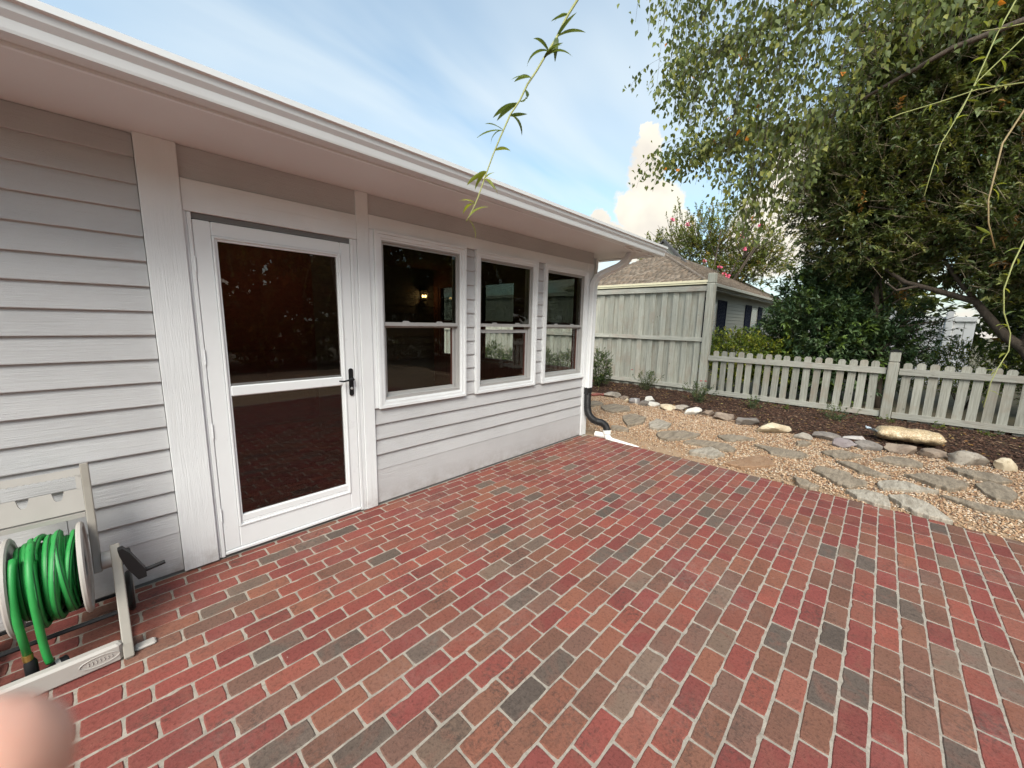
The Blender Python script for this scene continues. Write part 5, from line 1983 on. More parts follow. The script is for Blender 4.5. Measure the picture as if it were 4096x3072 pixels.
# ---- big evergreen on the right
ever = empty('evergreen_tree', (11.6, -5.2, 0), 'huge dense dark evergreen tree rising behind the picket fence on the right', 'tree')
packs, tA, tB = [], [], []
for (c, r, n, sd) in (((11.9, -4.8, 5.6), (2.3, 3.6, 3.2), 4600, 1), ((11.0, -2.35, 4.5), (1.3, 1.55, 1.9), 1900, 2), ((10.9, -5.4, 3.5), (1.5, 2.4, 1.45), 1500, 3), ((11.0, -3.4, 6.6), (1.6, 2.0, 2.0), 1700, 4), ((11.3, -3.7, 3.2), (1.2, 1.6, 0.95), 900, 5), ((10.5, -5.2, 2.75), (.9, 1.5, .75), 700, 6)):
    p, d = blob_points(n, c, r, (.62, 1.0), .10, sd)
    q = (d[:, 0] < 0.45)
    p, d = p[q], d[q]
    dd = d + np.array([0, 0, .45]) + rng.normal(0, .35, d.shape)
    ln = rng.uniform(.28, .55, len(p))
    pk = sprays(p, dd, ln, 20, 0.098, .42, GRN, [.30, .27, .18, .16, .08, .01], .85)
    packs.append(pk)
    tA.append(pk[6]); tB.append(p)
    # bare grey-tan shoots that show through the leaf mass
    k = len(p) // 3
    a_ = p[:k] - unit(dd[:k]) * .15
    for s in range(2):
        tA.append(a_); tB.append(a_ + unit(dd[:k] + rng.normal(0, .45, (k, 3))) * rng.uniform(.2, .5, (k, 1)))
# shaded inner foliage
for (c, r, n, sd) in (((12.0, -4.8, 5.6), (1.9, 3.2, 2.8), 1300, 11), ((11.3, -2.4, 4.5), (.9, 1.15, 1.5), 420, 12), ((11.2, -5.4, 3.6), (1.0, 1.9, 1.0), 380, 13), ((11.4, -3.5, 6.4), (1.1, 1.5, 1.5), 380, 14)):
    p, d = blob_points(n, c, r, (.3, 1.0), .08, sd)
    packs.append(sprays(p, d + rng.normal(0, .5, d.shape), rng.uniform(.3, .6, len(p)), 16, 0.22, .55, GRN, [.3, .3, .1, .3, 0, 0], .9))
foliage(ever, 'crown', packs, M['leaf'], (np.concatenate(tA), np.concatenate(tB)), M['twig'], (0.0042, 0.0018))
tk = MB()
tk.tube([(10.55, -5.35, -.1), (10.5, -5.0, .7), (10.5, -4.64, 1.31), (10.5, -4.43, 1.50), (10.5, -4.28, 1.70), (10.5, -4.02, 2.08), (10.5, -3.55, 2.28), (10.5, -3.1, 2.46), (10.6, -2.5, 3.0)], [.10, .085, .075, .07, .065, .055, .045, .038, .02], 9)
tk.tube([(10.5, -4.02, 2.08), (10.7, -3.7, 2.6), (10.9, -3.3, 3.4)], [.04, .03, .02], 7)
tk.tube([(10.5, -4.64, 1.31), (10.9, -4.9, 2.2), (11.4, -5.0, 3.6), (11.7, -4.9, 5.5), (11.8, -4.8, 7.4)], [.10, .10, .09, .07, .03], 8)
tk.tube([(11.9, -5.3, -.1), (11.9, -5.1, 2.0), (11.9, -4.7, 4.5), (11.9, -4.6, 7.6)], [.2, .17, .12, .04], 9)
tk.tube([(10.5, -3.3, 2.38), (10.35, -3.0, 2.30), (10.3, -2.85, 2.45)], [.03, .022, .012], 6)
for k in range(46):
    a_ = Vector((11.8, random.uniform(-5.2, -4.3), random.uniform(2.6, 6.5)))
    e = a_ + Vector((random.uniform(-1.8, .4), random.uniform(-2.6, 3.0), random.uniform(.4, 1.6)))
    tk.tube([a_, a_.lerp(e, .5) + Vector((0, 0, .15)), e], [.035, .022, .008], 5)
tk.build('trunk', M['bark'], ever, smooth=True)

# ---- glossy laurel behind the pickets
LAU = [(0.064, 0.109, 0.046), (0.044, 0.08, 0.036), (0.098, 0.152, 0.058), (0.151, 0.208, 0.099), (0.143, 0.216, 0.046)]
lau = empty('laurel_shrub', (11.0, -2.2, 0), 'tall glossy dark green laurel shrub behind the picket fence left of the capped post', 'shrub')
packs, tA, tB = [], [], []
for (c, r, n, sd, sh) in (((11.05, -1.80, 1.35), (.90, 1.15, 1.35), 1700, 7, .5), ((11.1, -2.75, 1.1), (.6, .8, 1.0), 420, 9, .3), ((11.2, -1.9, 2.4), (.7, 1.0, .9), 800, 8, .4)):
    p, d = blob_points(n, c, r, (sh, 1.0), .12, sd, zmin=.05)
    dd = d + np.array([-.25, 0, .35]) + rng.normal(0, .3, d.shape)
    pk = sprays(p, dd, rng.uniform(.2, .38, len(p)), 13, 0.118, .38, LAU, [.34, .30, .18, .09, .09], .75)
    packs.append(pk); tA.append(pk[6]); tB.append(p)
# thinner, see-through right side
p, d = blob_points(340, (11.1, -3.25, 1.45), (.5, .75, 1.0), (.2, 1.0), .15, 4, zmin=.3)
pk = sprays(p, d + np.array([0, -.3, .2]), rng.uniform(.25, .45, len(p)), 9, .095, .38, LAU, [.3, .5, .15, .03, .02], .8)
packs.append(pk); tA.append(pk[6]); tB.append(p)
foliage(lau, 'crown', packs, M['leaf'], (np.concatenate(tA), np.concatenate(tB)), M['bark'], (.005, .002))
tk = MB()
tk.tube([(11.0, -3.0, -.1), (11.0, -2.94, 1.03), (11.0, -2.80, 1.5), (11.0, -2.72, 2.34), (11.1, -2.6, 3.2)], [.075, .065, .055, .045, .02], 8)
for k in range(26):
    a_ = Vector((11.0, random.uniform(-3.0, -2.7), random.uniform(.4, 2.2)))
    e = a_ + Vector((random.uniform(-.5, .4), random.uniform(-1.0, 1.3), random.uniform(.1, .8)))
    tk.tube([a_, a_.lerp(e, .5) + Vector((0, 0, random.uniform(-.1, .12))), e], [.02, .013, .005], 5)
tk.build('trunk', M['bark'], lau, smooth=True)

# ---- clipped hedge and shrubs beyond the pickets
HED = [(0.188, 0.231, 0.027), (0.119, 0.175, 0.03), (0.275, 0.306, 0.035), (0.075, 0.125, 0.027), (0.35, 0.35, 0.05)]


def shrub(name, label, blobs, L, wid, pal, prob, per=12, sl=(.10, .2), group=None, base=None, zmin=.02, mat='leaf', stem=True, cat='shrub'):
    c0 = base or (blobs[0][0][0], blobs[0][0][1], 0)
    e = empty(name, c0, label, cat, group)
    packs, tA, tB = [], [], []
    for (c, r, n, sd) in blobs:
        p, d = blob_points(n, c, r, (.6, 1.0), .09, sd, zmin=zmin)
        dd = d + np.array([0, 0, .3]) + rng.normal(0, .35, d.shape)
        pk = sprays(p, dd, rng.uniform(*sl, len(p)), per, L, wid, pal, prob, .8)
        packs.append(pk); tA.append(pk[6]); tB.append(p)
    foliage(e, 'foliage', packs, M[mat], (np.concatenate(tA), np.concatenate(tB)), M['bark'], (.0028, .0012))
    if stem:
        m = MB()
        bx, by, bz = blobs[0][0]
        rx, ry_, rz2 = blobs[0][1]
        for k in range(7):
            a_ = 2 * math.pi * k / 7
            m.tube([(c0[0] + .03 * math.cos(a_), c0[1] + .03 * math.sin(a_), -.05), (bx + rx * .3 * math.cos(a_), by + ry_ * .3 * math.sin(a_), bz * .6), (bx + rx * .65 * math.cos(a_), by + ry_ * .65 * math.sin(a_), bz + rz2 * .45)], [.012, .009, .004], 5)
        m.build('stems', M['bark'], e, smooth=True)
    return e


shrub('hedge', 'yellow green clipped hedge just behind the picket fence by the privacy fence', [((10.45, -.45, .85), (.55, .85, .70), 1300, 3), ((10.6, -1.2, .75), (.5, .7, .62), 500, 4)], .055, .5, HED, [.3, .25, .22, .13, .10], 12, (.12, .26), cat='hedge')
shrub('shrub', 'low yellow green shrub under the leaning evergreen limb', [((12.2, -4.3, .85), (.7, 1.0, .62), 750, 6)], .055, .42, HED, [.22, .34, .12, .28, .04], 12, (.12, .24))
shrub('shrub', 'dark green shrub at the right edge behind the pickets', [((12.0, -5.7, 1.3), (.8, 1.2, 1.35), 1300, 8)], .06, .42, GRN, [.3, .3, .2, .14, .05, .01], 12, (.14, .28))
shrub('shrub', 'dark leafy shrub filling the gap behind the capped picket post', [((12.6, -2.9, .55), (.6, .9, .6), 420, 5)], .06, .42, GRN, [.3, .3, .2, .14, .05, .01], 11, (.14, .28))
BOX = [(0.072, 0.12, 0.035), (0.048, 0.088, 0.029), (0.12, 0.168, 0.045), (0.192, 0.224, 0.056)]
shrub('boxwood', 'small upright boxwood shrub between the downspout and the privacy fence', [((8.35, 1.98, .50), (.30, .32, .50), 520, 3)], .026, .55, BOX, [.35, .35, .22, .08], 15, (.07, .15), base=(8.35, 1.98, 0), group='boxwoods along the privacy fence')
for k, (yy, hh) in enumerate(((3.0, .47), (3.95, .50), (4.9, .46), (5.9, .5))):
    lb = ['boxwood seen through the right window, nearest the house corner', 'boxwood seen through the middle window, right of centre', 'boxwood seen through the middle window, left of centre', 'boxwood seen through the edge of the first window'][k]
    shrub('boxwood', lb, [((8.45, yy, hh), (.42, .52, hh), 560, 11 + k)], .03, .55, BOX, [.35, .35, .22, .08], 13, (.08, .18), base=(8.45, yy, 0), group='boxwoods along the privacy fence')

# ---- roses and weeds in the bed
ROS = [(0.105, 0.147, 0.07), (0.077, 0.119, 0.063), (0.147, 0.189, 0.077), (0.196, 0.182, 0.07)]


def rose(x, y, h, w_, n, label, flowers):
    e = empty('rose_bush', (x, y, 0.03), label, 'rose bush', 'rose bushes in the planted bed')
    tips = np.stack([x + rng.normal(0, w_ * .55, n), y + rng.normal(0, w_ * .62, n), rng.uniform(.25, 1.0, n) ** .8 * h], 1)
    base = np.array([x, y, 0.02]) + rng.normal(0, .03, (n, 3)) * np.array([1, 1, 0])
    midp = base * .5 + tips * .5 + rng.normal(0, .03, (n, 3))
    V1, F1 = twig_mesh(base, midp, .0035, .0026)
    V2, F2 = twig_mesh(midp, tips, .0026, .0014)
    st = link('canes', np_mesh('canes', np.concatenate([V1, V2]), np.concatenate([F1, F2 + len(V1)])), M['rose_cane'], e)
    tag(st, kind='stuff')
    pk = sprays(tips, tips - midp + np.array([0, 0, .05]), np.full(n, .14), 10, .034, .62, ROS, [.4, .32, .2, .08], .95, .1)
    foliage(e, 'foliage', [pk], M['leaf_thin'])
    for (fx, fy, fz) in flowers:
        m = MB()
        for q in range(3):
            for k in range(5):
                a_ = 2 * math.pi * (k + q * .4) / 5
                c_, s_ = math.cos(a_), math.sin(a_)
                rr = .010 + .007 * q
                up_2 = .020 - .005 * q
                m.add([(fx, fy, fz), (fx + c_ * rr - s_ * rr * .7, fy + s_ * rr + c_ * rr * .7, fz + up_2), (fx + c_ * rr * 1.35, fy + s_ * rr * 1.35, fz + up_2 * 1.05), (fx + c_ * rr + s_ * rr * .7, fy + s_ * rr - c_ * rr * .7, fz + up_2)], [(0, 1, 2, 3)])
        m.build('flower', M['rose_red'], e)
    return e


M['rose_cane'] = simple('green_cane', (0.09, 0.10, 0.045), .7, var=.2)
M['rose_red'] = simple('red_petal', (0.55, 0.025, 0.055), .6, var=.15)
rose(8.75, .97, .52, .24, 62, 'small rose bush with one red bud in front of the tall privacy fence', [(8.6, 1.28, .50)])
rose(8.25, -.38, .46, .25, 70, 'bushy rose with two red flowers beside the privacy fence end post', [(8.2, -.40, .47), (8.22, -.48, .475)])
rose(8.42, -1.30, .30, .16, 26, 'thin low rose sprig in front of the first stretch of pickets', [])
rose(8.50, -2.50, .32, .22, 30, 'sparse leafy rose against the pickets just left of the capped post', [])


def weed(x, y, h, label):
    e = empty('weed', (x, y, .03), label, 'weed', 'weeds at the foot of the picket fence')
    n = 9
    tips = np.stack([x + rng.normal(0, .06, n), y + rng.normal(0, .07, n), rng.uniform(.4, 1, n) * h], 1)
    b_ = np.tile(np.array([[x, y, .02]]), (n, 1))
    V, F = twig_mesh(b_, tips, .0022, .001)
    tag(link('stalks', np_mesh('stalks', V, F), M['rose_cane'], e), kind='stuff')
    pk = sprays(tips, tips - b_, np.full(n, h * .6), 6, .04, .5, [(0.16, 0.19, 0.03), (0.10, 0.14, 0.04)], [.5, .5], .9)
    foliage(e, 'foliage', [pk], M['leaf_thin'])


weed(9.05, -3.15, .14, 'small yellow green weed at the foot of the capped picket post')
weed(9.0, -3.75, .16, 'small leafy weed by the pickets right of the capped post')
weed(8.95, -4.25, .13, 'small leafy weed by the pickets at the right edge')
weed(8.9, -1.75, .14, 'small weed at the foot of the pickets between two rose sprigs')

# fallen leaves and straw in the bed
n = 420
px = rng.uniform(7.2, 9.2, n); py = rng.uniform(-4.8, 2.0, n)
fl_ax = np.stack([rng.normal(0, 1, n), rng.normal(0, 1, n), rng.normal(0, .12, n)], 1)
fl_c = pick_cols(n, [(0.30, 0.20, 0.07), (0.20, 0.13, 0.06), (0.40, 0.20, 0.05), (0.42, 0.34, 0.14)], [.35, .35, .12, .18])
lt = link('leaf_litter', leaves_mesh('leaf_litter', np.stack([px, py, bed_z(px, py) + .018], 1), fl_ax, np.tile(np.array([[0, 0, 1.]]), (n, 1)) + rng.normal(0, .3, (n, 3)), rng.uniform(.03, .07, n), rng.uniform(.012, .03, n), fl_c), M['leaf'], bed)
tag(lt, kind='stuff')

# ---- crape myrtle far behind the neighbour's roof
cm = empty('crape_myrtle', (22.5, 4.2, 0), 'airy crape myrtle with pink blooms behind the neighbouring roof', 'tree')
packs, tA, tB = [], [], []
CMP = [(0.16, 0.196, 0.046), (0.112, 0.145, 0.043), (0.243, 0.255, 0.061), (0.318, 0.255, 0.068)]
for (c, r, n, sd) in (((22.3, 4.6, 6.0), (2.0, 2.5, 1.9), 800, 2), ((23.5, 2.4, 5.2), (1.8, 2.2, 1.7), 650, 5), ((21.5, 6.6, 5.3), (1.4, 1.3, 1.3), 320, 8), ((22.5, 4.6, 4.4), (2.0, 3.2, 1.0), 420, 9)):
    p, d = blob_points(n, c, r, (.25, 1.0), .2, sd)
    dd = d + np.array([0, 0, .7]) + rng.normal(0, .3, d.shape)
    pk = sprays(p, dd, rng.uniform(.4, .8, len(p)), 15, .12, .5, CMP, [.4, .3, .2, .1], .7)
    packs.append(pk); tA.append(pk[6]); tB.append(p)
foliage(cm, 'crown', packs, M['leaf_thin'], (np.concatenate(tA), np.concatenate(tB)), M['bark'], (.012, .005))
tk = MB()
for k in range(9):
    a_ = random.uniform(0, 6.28)
    e = Vector((22.3 + 1.6 * math.cos(a_), 4.2 + 2.6 * math.sin(a_), random.uniform(5.5, 7.2)))
    tk.tube([(22.3 + .2 * math.cos(a_), 4.2 + .2 * math.sin(a_), 0), (22.3 + .5 * math.cos(a_), 4.2 + .7 * math.sin(a_), 2.6), e], [.09, .06, .015], 6)
    for q in range(4):
        f = e + Vector((random.uniform(-1, 1), random.uniform(-1.2, 1.2), random.uniform(-.6, .6)))
        tk.tube([e.lerp(Vector((22.3, 4.2, 3)), .35), f], [.025, .008], 4)
tk.build('trunk', M['bark'], cm, smooth=True)
M['pink'] = simple('pink_bloom', (0.75, 0.14, 0.22), .7, var=.2)
for (fx, fy, fz) in ((20.9, 6.9, 5.35), (20.8, 6.4, 4.75), (20.8, 3.9, 4.7), (21.0, 3.0, 4.05), (21.0, 2.85, 3.95), (21.3, 3.3, 4.45), (20.9, 4.9, 6.6), (21.8, 2.6, 5.9), (21.9, 2.5, 5.3), (22.4, 2.0, 6.4), (20.7, 5.6, 6.9)):
    m = MB()
    for q in range(26):
        d_ = Vector((random.gauss(0, 1), random.gauss(0, 1), random.gauss(0, 1.1))).normalized() * random.uniform(.08, .16)
        a_ = d_.orthogonal().normalized() * .05
        m.add([Vector((fx, fy, fz)), Vector((fx, fy, fz)) + d_ * .7 + a_, Vector((fx, fy, fz)) + d_, Vector((fx, fy, fz)) + d_ * .7 - a_], [(0, 1, 2, 3)])
    m.build('bloom', M['pink'], cm)

# ---- birch: drooping sprays over the top right
bir = empty('birch_tree', (7.9, -6.9, 0), 'birch with drooping leafy branches hanging in from the top right', 'tree')
tk = MB()
tk.tube([(7.9, -6.9, -.1), (7.8, -6.7, 2.5), (7.5, -6.0, 5.0), (7.2, -5.2, 7.2)], [.16, .13, .10, .06], 10)
limbs = []
for (e1, e2, e3) in (((7.1, -4.0, 6.6), (6.6, -2.4, 6.7), (6.1, -.5, 6.25)), ((7.1, -4.2, 6.0), (6.5, -2.8, 5.9), (6.2, -1.3, 5.3)), ((7.3, -4.2, 5.0), (6.9, -3.1, 4.7), (6.5, -2.0, 4.1)), ((7.2, -4.3, 7.4), (6.7, -2.6, 7.5), (6.0, -.8, 7.3))):
    path = [Vector((7.5, -5.9, 5.1))] + [Vector(q) for q in (e1, e2, e3)]
    tk.tube(path, [.06, .045, .028, .010], 6)
    limbs.append(path)
tk.build('trunk', M['bark'], bir, smooth=True)
BIR = [(0.139, 0.175, 0.06), (0.096, 0.123, 0.048), (0.203, 0.236, 0.071), (0.299, 0.306, 0.089), (0.747, 0.263, 0.044)]
# lowest height that foliage reaches, by y (at about x = 6)
def low_z(y):
    return np.interp(y, [-2.6, -2.2, -1.95, -1.75, -1.55, -1.35, -1.15, -.9, -.6, -.16, .1, .3], [4.3, 3.6, 2.95, 2.6, 2.5, 2.65, 3.15, 3.55, 3.95, 4.9, 5.6, 6.0])


P_, A2, U_, TA, TB = [], [], [], [], []
for s in range(300):
    u = random.random()
    lp = random.choice(limbs)
    yt = random.uniform(-3.2, .25) if u < .5 else random.uniform(-2.0, -.2)
    # start on the limb nearest that y
    st = None
    for a_, b_ in zip(lp[:-1], lp[1:]):
        if min(a_.y, b_.y) <= yt - .35 <= max(a_.y, b_.y):
            st = a_.lerp(b_, (yt - .35 - a_.y) / (b_.y - a_.y + 1e-9))
    if st is None:
        st = lp[-1].copy()
    zl_ = float(low_z(yt)) + abs(random.gauss(0, .55)) - .03
    if zl_ > st.z - .1:
        zl_ = st.z - random.uniform(.1, .5)
    xt = random.uniform(5.7, 6.5)
    end = Vector((xt, yt, zl_))
    m1 = st.lerp(end, .35) + Vector((0, .12, .30))
    pts = arc(st, Vector((end.x, end.y - .05, max(st.z, m1.z))), end, 12)
    for a_, b_ in zip(pts[:-1], pts[1:]):
        TA.append(a_); TB.append(b_)
    tot = sum((b_ - a_).length for a_, b_ in zip(pts[:-1], pts[1:]))
    nl = int(tot / .055)
    for k in range(nl):
        f = random.random() ** .75 * 11.99
        i = int(f)
        q = pts[i].lerp(pts[i + 1], f - i)
        # short side shoots widen each spray
        off = Vector((random.gauss(0, .07), random.gauss(0, .09), random.gauss(0, .05)))
        P_.append(q + off)
        A2.append(Vector((random.gauss(0, .55), random.gauss(0, .55), -1.0)))
        U_.append(Vector((random.gauss(-.6, .6), random.gauss(-.3, .7), random.gauss(.2, .4))))
P_, A2, U_ = (np.array([tuple(q) for q in x_]) for x_ in (P_, A2, U_))
n = len(P_)
ll = .082 * rng.uniform(.6, 1.2, n)
foliage(bir, 'crown', [(P_, A2, U_, ll, ll * .62, pick_cols(n, BIR, [.35, .30, .22, .124, .006], .2))], M['leaf_thin'], (np.array([tuple(q) for q in TA]), np.array([tuple(q) for q in TB])), M['bark'], (.0022, .0014))

# ---- willow: near strands hanging in front of the lens side, tree behind the camera
wil = empty('willow_tree', (4.6, -7.6, 0), 'willow with thin yellow green hanging strands close overhead', 'tree')
tk = MB()
tk.tube([(4.6, -7.6, -.1), (4.5, -7.4, 1.6), (4.1, -6.9, 3.2), (3.8, -6.2, 4.6)], [.22, .18, .15, .11], 10)
tk.tube([(3.8, -6.2, 4.6), (3.2, -4.8, 4.9), (2.2, -3.4, 4.6), (1.3, -2.35, 3.7), (1.12, -2.24, 2.9)], [.10, .07, .04, .014, .004], 7)
tk.tube([(3.8, -6.2, 4.6), (4.1, -5.0, 5.0), (4.2, -4.0, 4.4), (3.9, -3.5, 3.7), (3.6, -3.3, 3.3)], [.09, .06, .035, .015, .004], 7)
tk.tube([(3.8, -6.2, 4.6), (3.3, -5.6, 6.0), (2.6, -5.4, 7.0)], [.10, .07, .03], 7)
tk.tube([(2.2, -3.4, 4.6), (2.55, -3.35, 3.6), (2.53, -3.32, 2.0)], [.02, .010, .003], 6)
tk.tube([(4.2, -4.0, 4.4), (3.6, -3.7, 3.3), (3.29, -3.34, 2.79)], [.02, .010, .003], 6)
tk.build('trunk', M['bark'], wil, smooth=True)
M['strand'] = simple('willow_twig', (0.26, 0.27, 0.085), .55, var=.15)
M['strand_red'] = simple('willow_twig_tip', (0.24, 0.17, 0.07), .55, var=.15)
M['wleaf'] = leaf_mat('willow_leaf', .45, .45, .35, (0.105, 0.150, 0.045))
M['wleaf_y'] = leaf_mat('willow_leaf_young', .5, .45, .35, (0.25, 0.29, 0.05))


def willow_leaf_mesh(seed, mat):
    """slender leaf, bent along its length, folded on the midrib; local +X is its axis"""
    rr = random.Random(seed)
    n = 7
    bend = rr.uniform(.25, 1.1)
    tw = rr.uniform(-.5, .5)
    v, f = [], []
    x, z, a = 0.0, 0.0, rr.uniform(.1, .5)
    for i in range(n + 1):
        s = i / n
        wd = .105 * math.sin(math.pi * min(1, s * .93 + .06)) ** .8 * (1 - .25 * s)
        t_ = tw * s
        v += [(x, wd * math.cos(t_), z + wd * (.35 + math.sin(t_))), (x, 0, z), (x, -wd * math.cos(t_), z + wd * (.35 - math.sin(t_)))]
        x += math.cos(a) / n
        z += math.sin(a) / n
        a -= bend / n * 1.6
    for i in range(n):
        b_ = i * 3
        f += [(b_, b_ + 1, b_ + 4, b_ + 3), (b_ + 1, b_ + 2, b_ + 5, b_ + 4)]
    me = bpy.data.meshes.new('leaf')
    me.from_pydata(v, [], f)
    me.materials.append(mat)
    me.shade_smooth()
    return me


wl_ = [willow_leaf_mesh(s, M['wleaf']) for s in range(6)]
wly = [willow_leaf_mesh(s + 10, M['wleaf_y']) for s in range(4)]


def strand(pts, nodes, L, young=0.0, rad=(.0034, .0012), per=(2, 3), mat='strand'):
    pts = [Vector(q) for q in pts]
    # smooth the path a little
    m = MB()
    n = len(pts)
    m.tube(pts, [rad[0] + (rad[1] - rad[0]) * i / (n - 1) for i in range(n)], 7)
    so_ = m.build('strand', M[mat], wil, smooth=True)
    seg = [(b_ - a_).length for a_, b_ in zip(pts[:-1], pts[1:])]
    tot = sum(seg)
    for k in range(nodes):
        s = (k + random.uniform(.15, .85)) / nodes * tot
        acc = 0
        for i, q in enumerate(seg):
            if s <= acc + q:
                break
            acc += q
        p = pts[i].lerp(pts[i + 1], (s - acc) / seg[i])
        t_ = (pts[i + 1] - pts[i]).normalized()
        frac = s / tot
        side = 1 if k % 2 else -1
        # leaves fan out mostly across the view
        for c in range(random.randint(*per)):
            d = (CR * side * random.uniform(.3, 1.1) + t_ * random.uniform(-.2, .9) + CU * random.uniform(-.2, .5) + CF * random.gauss(0, .35)).normalized()
            upv = (Vector((0, 0, 1)) + CF * random.gauss(0, .5)).normalized()
            zax = (upv - d * upv.dot(d)).normalized()
            yax = zax.cross(d)
            sc_ = L * random.uniform(.6, 1.15) * (1 - .35 * frac)
            me = random.choice(wly) if (random.random() < young or frac > .78) else random.choice(wl_)
            o = bpy.data.objects.new('leaf', me)
            COL.objects.link(o)
            o.parent = so_
            Mx = Matrix(((d.x, yax.x, zax.x, 0), (d.y, yax.y, zax.y, 0), (d.z, yax.z, zax.z, 0), (0, 0, 0, 1)))
            o.rotation_euler = Mx.to_euler()
            o.location = p
            o.scale = (sc_, sc_ * random.uniform(.8, 1.15), sc_)
    return so_


MAIN = [(1.12, -2.24, 2.9), (1.075, -2.225, 2.62), (1.040, -2.211, 2.502), (1.025, -2.204, 2.470), (1.001, -2.189, 2.425), (0.973, -2.173, 2.361), (0.945, -2.156, 2.308), (0.924, -2.144, 2.267), (0.904, -2.130, 2.231), (0.885, -2.121, 2.187),
        (0.862, -2.106, 2.146), (0.836, -2.093, 2.081), (0.817, -2.085, 2.033), (0.797, -2.077, 1.976), (0.774, -2.068, 1.908), (0.759, -2.061, 1.872), (0.746, -2.053, 1.845)]
strand(MAIN, 24, .098, .0, (.0042, .0013), (2, 3))
strand([(3.6, -3.3, 3.6), (3.445, -3.241, 3.309), (3.309, -3.176, 3.072), (3.186, -3.128, 2.827), (3.090, -3.090, 2.663), (2.977, -3.035, 2.488), (2.908, -3.018, 2.354), (2.844, -3.006, 2.217)], 13, .09, .5, (.0036, .0014), (1, 2))
strand([(3.9, -3.5, 3.6), (3.639, -3.326, 3.192), (3.467, -3.223, 3.014), (3.320, -3.137, 2.867), (3.205, -3.090, 2.705), (3.114, -3.059, 2.585)], 9, .09, .5, (.0036, .0014), (1, 2))
strand([(3.6, -3.6, 3.1), (3.285, -3.340, 2.788), (3.167, -3.284, 2.749), (2.944, -3.121, 2.686), (2.752, -2.997, 2.600), (2.566, -2.878, 2.522), (2.458, -2.834, 2.471)], 7, .085, .6, (.0040, .0016), (1, 2))
strand([(2.53, -3.32, 2.9), (2.231, -3.211, 2.353), (2.204, -3.195, 2.302), (2.144, -3.156, 2.190), (2.116, -3.150, 2.088), (2.092, -3.145, 2.003), (2.085, -3.155, 1.927), (2.091, -3.181, 1.843)], 7, .095, .3, (.0034, .0018), (1, 2), 'strand_red')
strand([(2.53, -3.32, 2.0), (2.524, -3.313, 1.976), (2.493, -3.294, 1.917), (2.454, -3.274, 1.828), (2.421, -3.261, 1.730), (2.412, -3.272, 1.642), (2.421, -3.300, 1.564), (2.411, -3.304, 1.496), (2.373, -3.281, 1.427), (2.351, -3.269, 1.377), (2.321, -3.260, 1.279)], 15, .055, .7, (.0030, .0012), (1, 2))
strand([(2.9, -3.4, 3.0), (2.790, -3.249, 2.832), (2.749, -3.207, 2.823), (2.686, -3.145, 2.803), (2.627, -3.085, 2.790)], 3, .07, .7, (.0036, .0016), (1, 2))
# the rest of the crown, behind and above the camera
A2, B2, P_, AX2 = [], [], [], []
for s in range(70):
    c_ = Vector((random.uniform(1.6, 6.6), random.uniform(-9.2, -5.4), random.uniform(4.6, 6.8)))
    ln_ = random.uniform(1.0, 2.8)
    e = c_ + Vector((random.gauss(0, .2), random.gauss(0, .2), -ln_))
    A2.append(tuple(c_)); B2.append(tuple(e))
    for k in range(int(ln_ * 26)):
        P_.append(tuple(c_.lerp(e, random.random())))
        AX2.append((random.gauss(0, .5), random.gauss(0, .5), -.9))
P_, AX2 = np.array(P_), np.array(AX2)
n = len(P_)
ll = rng.uniform(.06, .11, n)
foliage(wil, 'crown', [(P_, AX2, rng.normal(0, 1, (n, 3)), ll, ll * .2, pick_cols(n, [(0.12, 0.16, 0.045), (0.08, 0.12, 0.04)], [.5, .5]))], M['leaf_thin'], (np.array(A2), np.array(B2)), M['strand'], (.004, .0015))

# ---- trees on the open side of the patio (mirrored in the glass) and beyond the white fence
def bulk_tree(tx, ty, h, w_, lb, grp, sd, z0=.05, n=700, L=.30):
    e = empty('garden_tree', (tx, ty, 0), lb, 'tree', grp)
    p, d = blob_points(n, (tx, ty, h * .50), (w_, w_, h * .50), (.4, 1.0), .10, sd, zmin=z0)
    pk = sprays(p, d + np.array([0, 0, .4]), rng.uniform(.4, .8, len(p)), 14, L, .5, GRN, [.30, .27, .18, .16, .08, .01], .85)
    foliage(e, 'crown', [pk], M['leaf'])
    MB().tube([(tx, ty, -.1), (tx, ty, h * .3), (tx + .1, ty, h * .8)], [.18, .14, .04], 8).build('trunk', M['bark'], e, smooth=True)


for k, (tx, ty, h) in enumerate(((-9.0, -12.2, 5.6), (-5.8, -12.6, 6.2), (-2.6, -12.2, 5.4), (0.6, -12.8, 6.4), (3.8, -12.4, 5.8), (7.0, -12.2, 6.2), (10.2, -11.8, 5.6), (13.2, -11.0, 6.4))):
    lb = ['farthest left', 'second from the left', 'third from the left', 'fourth from the left', 'fourth from the right', 'third from the right', 'second from the right', 'farthest right'][k]
    bulk_tree(tx, ty, h, 2.3, 'bushy dark tree across the garden behind the camera, ' + lb, 'trees on the open side of the patio', k + 20)
hb = [((-11 + 2.1 * q, -10.9 + .3 * math.sin(q * 2.1), .85), (1.25, .8, .95), 190, q) for q in range(13)]
shrub('hedge', 'long dark hedge across the garden behind the camera', hb, .16, .5, GRN, [.30, .27, .18, .16, .08, .01], 12, (.2, .4), cat='hedge')
for k, (tx, ty, h, w_) in enumerate(((20.5, -2.6, 5.2, 1.8), (20.0, -6.6, 5.6, 2.0), (21.5, -10.5, 6.2, 2.6))):
    lb = ['left', 'middle', 'right'][k]
    bulk_tree(tx, ty, h, w_, 'dark tree beyond the white fence, %s one of three' % lb, 'trees beyond the white fence', k + 40, n=520)

# ---------------------------------------------------------------- fingertip in the corner of the lens
def cw(x, y, d):
    return CAM + CR * x + CU * y + CF * d


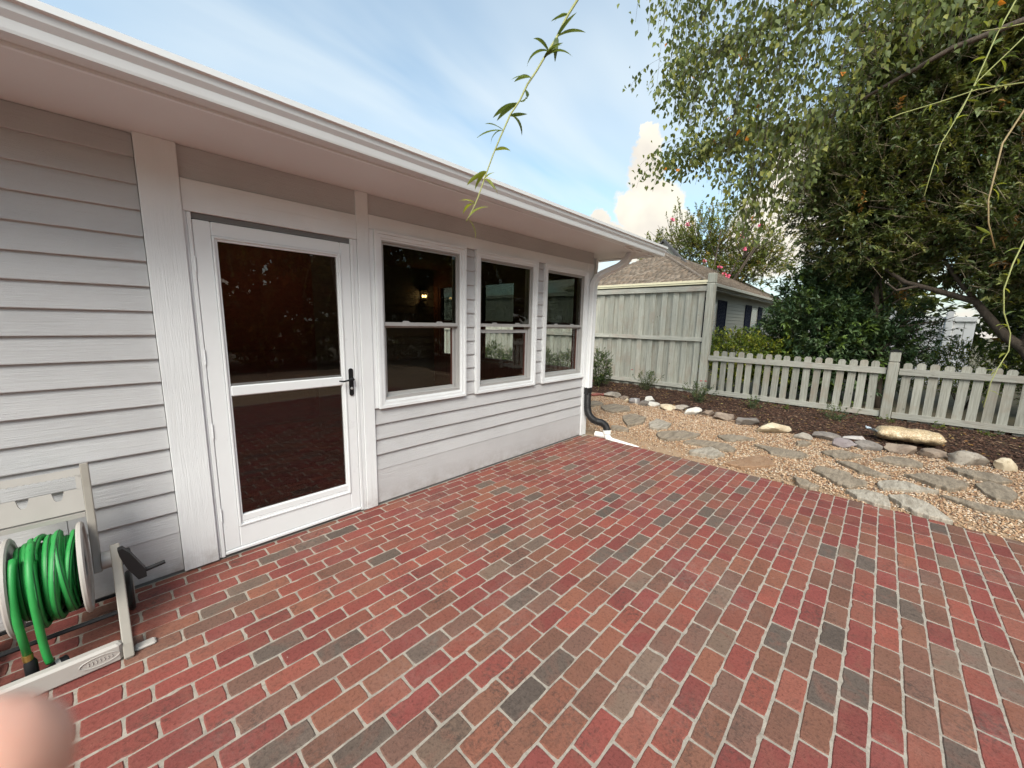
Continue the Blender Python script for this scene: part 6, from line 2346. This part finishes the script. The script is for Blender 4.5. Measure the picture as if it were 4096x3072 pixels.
M['skin'], tsk, bsk = new_mat('skin')
tcs = tsk.node('ShaderNodeTexCoord')
ns = tsk.noise(tcs.outputs['Object'], 160, 4, .6)
tsk.put(bsk.inputs['Base Color'], tsk.mix(ns, (0.66, 0.33, 0.24), (0.78, 0.44, 0.33)))
bsk.inputs['Roughness'].default_value = .5
bsk.inputs['Subsurface Weight'].default_value = .25
bsk.inputs['Subsurface Radius'].default_value = (.004, .0015, .001)
bsk.inputs['Subsurface Scale'].default_value = 1.0
tsk.put(bsk.inputs['Normal'], tsk.bump(tsk.voronoi(tcs.outputs['Object'], 900), .2, .0004))


def digit(m, joints, radii):
    """rounded finger through its joints"""
    js = [Vector(q) for q in joints]
    pts, rd = [], []
    for i in range(len(js) - 1):
        for s in range(6):
            t_ = s / 6
            pts.append(js[i].lerp(js[i + 1], t_)); rd.append(radii[i] + (radii[i + 1] - radii[i]) * t_)
    # rounded tip
    d_ = (js[-1] - js[-2]).normalized()
    r_2 = radii[-1]
    for s in range(7):
        a_ = s / 6 * math.pi / 2
        pts.append(js[-1] + d_ * r_2 * math.sin(a_) * .95); rd.append(max(r_2 * math.cos(a_), .0004))
    m.tube(pts, rd, 18)


hm = MB()
tip = cw(-.0625, -.0462, .0450)
j1 = cw(-.0810, -.0590, .0400)
j2 = cw(-.1020, -.0640, .0220)
j3 = cw(-.1250, -.0660, -.0150)
digit(hm, [j3, j2, j1, tip], [.0105, .0098, .0092, .0088])
kn = [cw(-.128, -.066, -.018), cw(-.134, -.046, -.022), cw(-.137, -.026, -.026), cw(-.137, -.008, -.030)]
curl_ = [(-.100, -.046, .004), (-.092, -.044, .000), (-.092, -.028, -.004), (-.095, -.012, -.008)]
for k in range(1, 4):
    a_ = kn[k]
    x0, y0 = (-.134, -.137, -.137)[k - 1], (-.046, -.026, -.008)[k - 1]
    d0 = (-.022, -.026, -.030)[k - 1]
    digit(hm, [a_, cw(x0 + .018, y0 - .004, d0 + .036), cw(x0 + .040, y0 - .006, d0 + .034), cw(x0 + .050, y0 - .004, d0 + .016)], [.0098, .0090, .0082, .0074])
# thumb leaves the side of the palm
digit(hm, [cw(-.150, -.066, -.075), cw(-.128, -.084, -.056), cw(-.106, -.090, -.036), cw(-.088, -.086, -.022)], [.014, .0115, .0105, .0092])
# palm and wrist
digit(hm, [cw(-.168, -.052, -.150), cw(-.158, -.046, -.105), cw(-.146, -.040, -.060), cw(-.136, -.036, -.030)], [.026, .029, .031, .026])
digit(hm, [cw(-.190, -.068, -.240), cw(-.178, -.060, -.195), cw(-.168, -.052, -.150)], [.030, .027, .027])
ho = hm.build('hand', M['skin'], None, smooth=True)
rm = ho.modifiers.new('remesh', 'REMESH')
rm.mode = 'VOXEL'
rm.voxel_size = .0016
rm.use_smooth_shade = True
sm = ho.modifiers.new('smooth', 'SMOOTH')
sm.iterations = 6
sm.factor = .5
tag(ho, 'blurred pinkish fingertip of a hand intruding at the bottom left corner', 'hand')
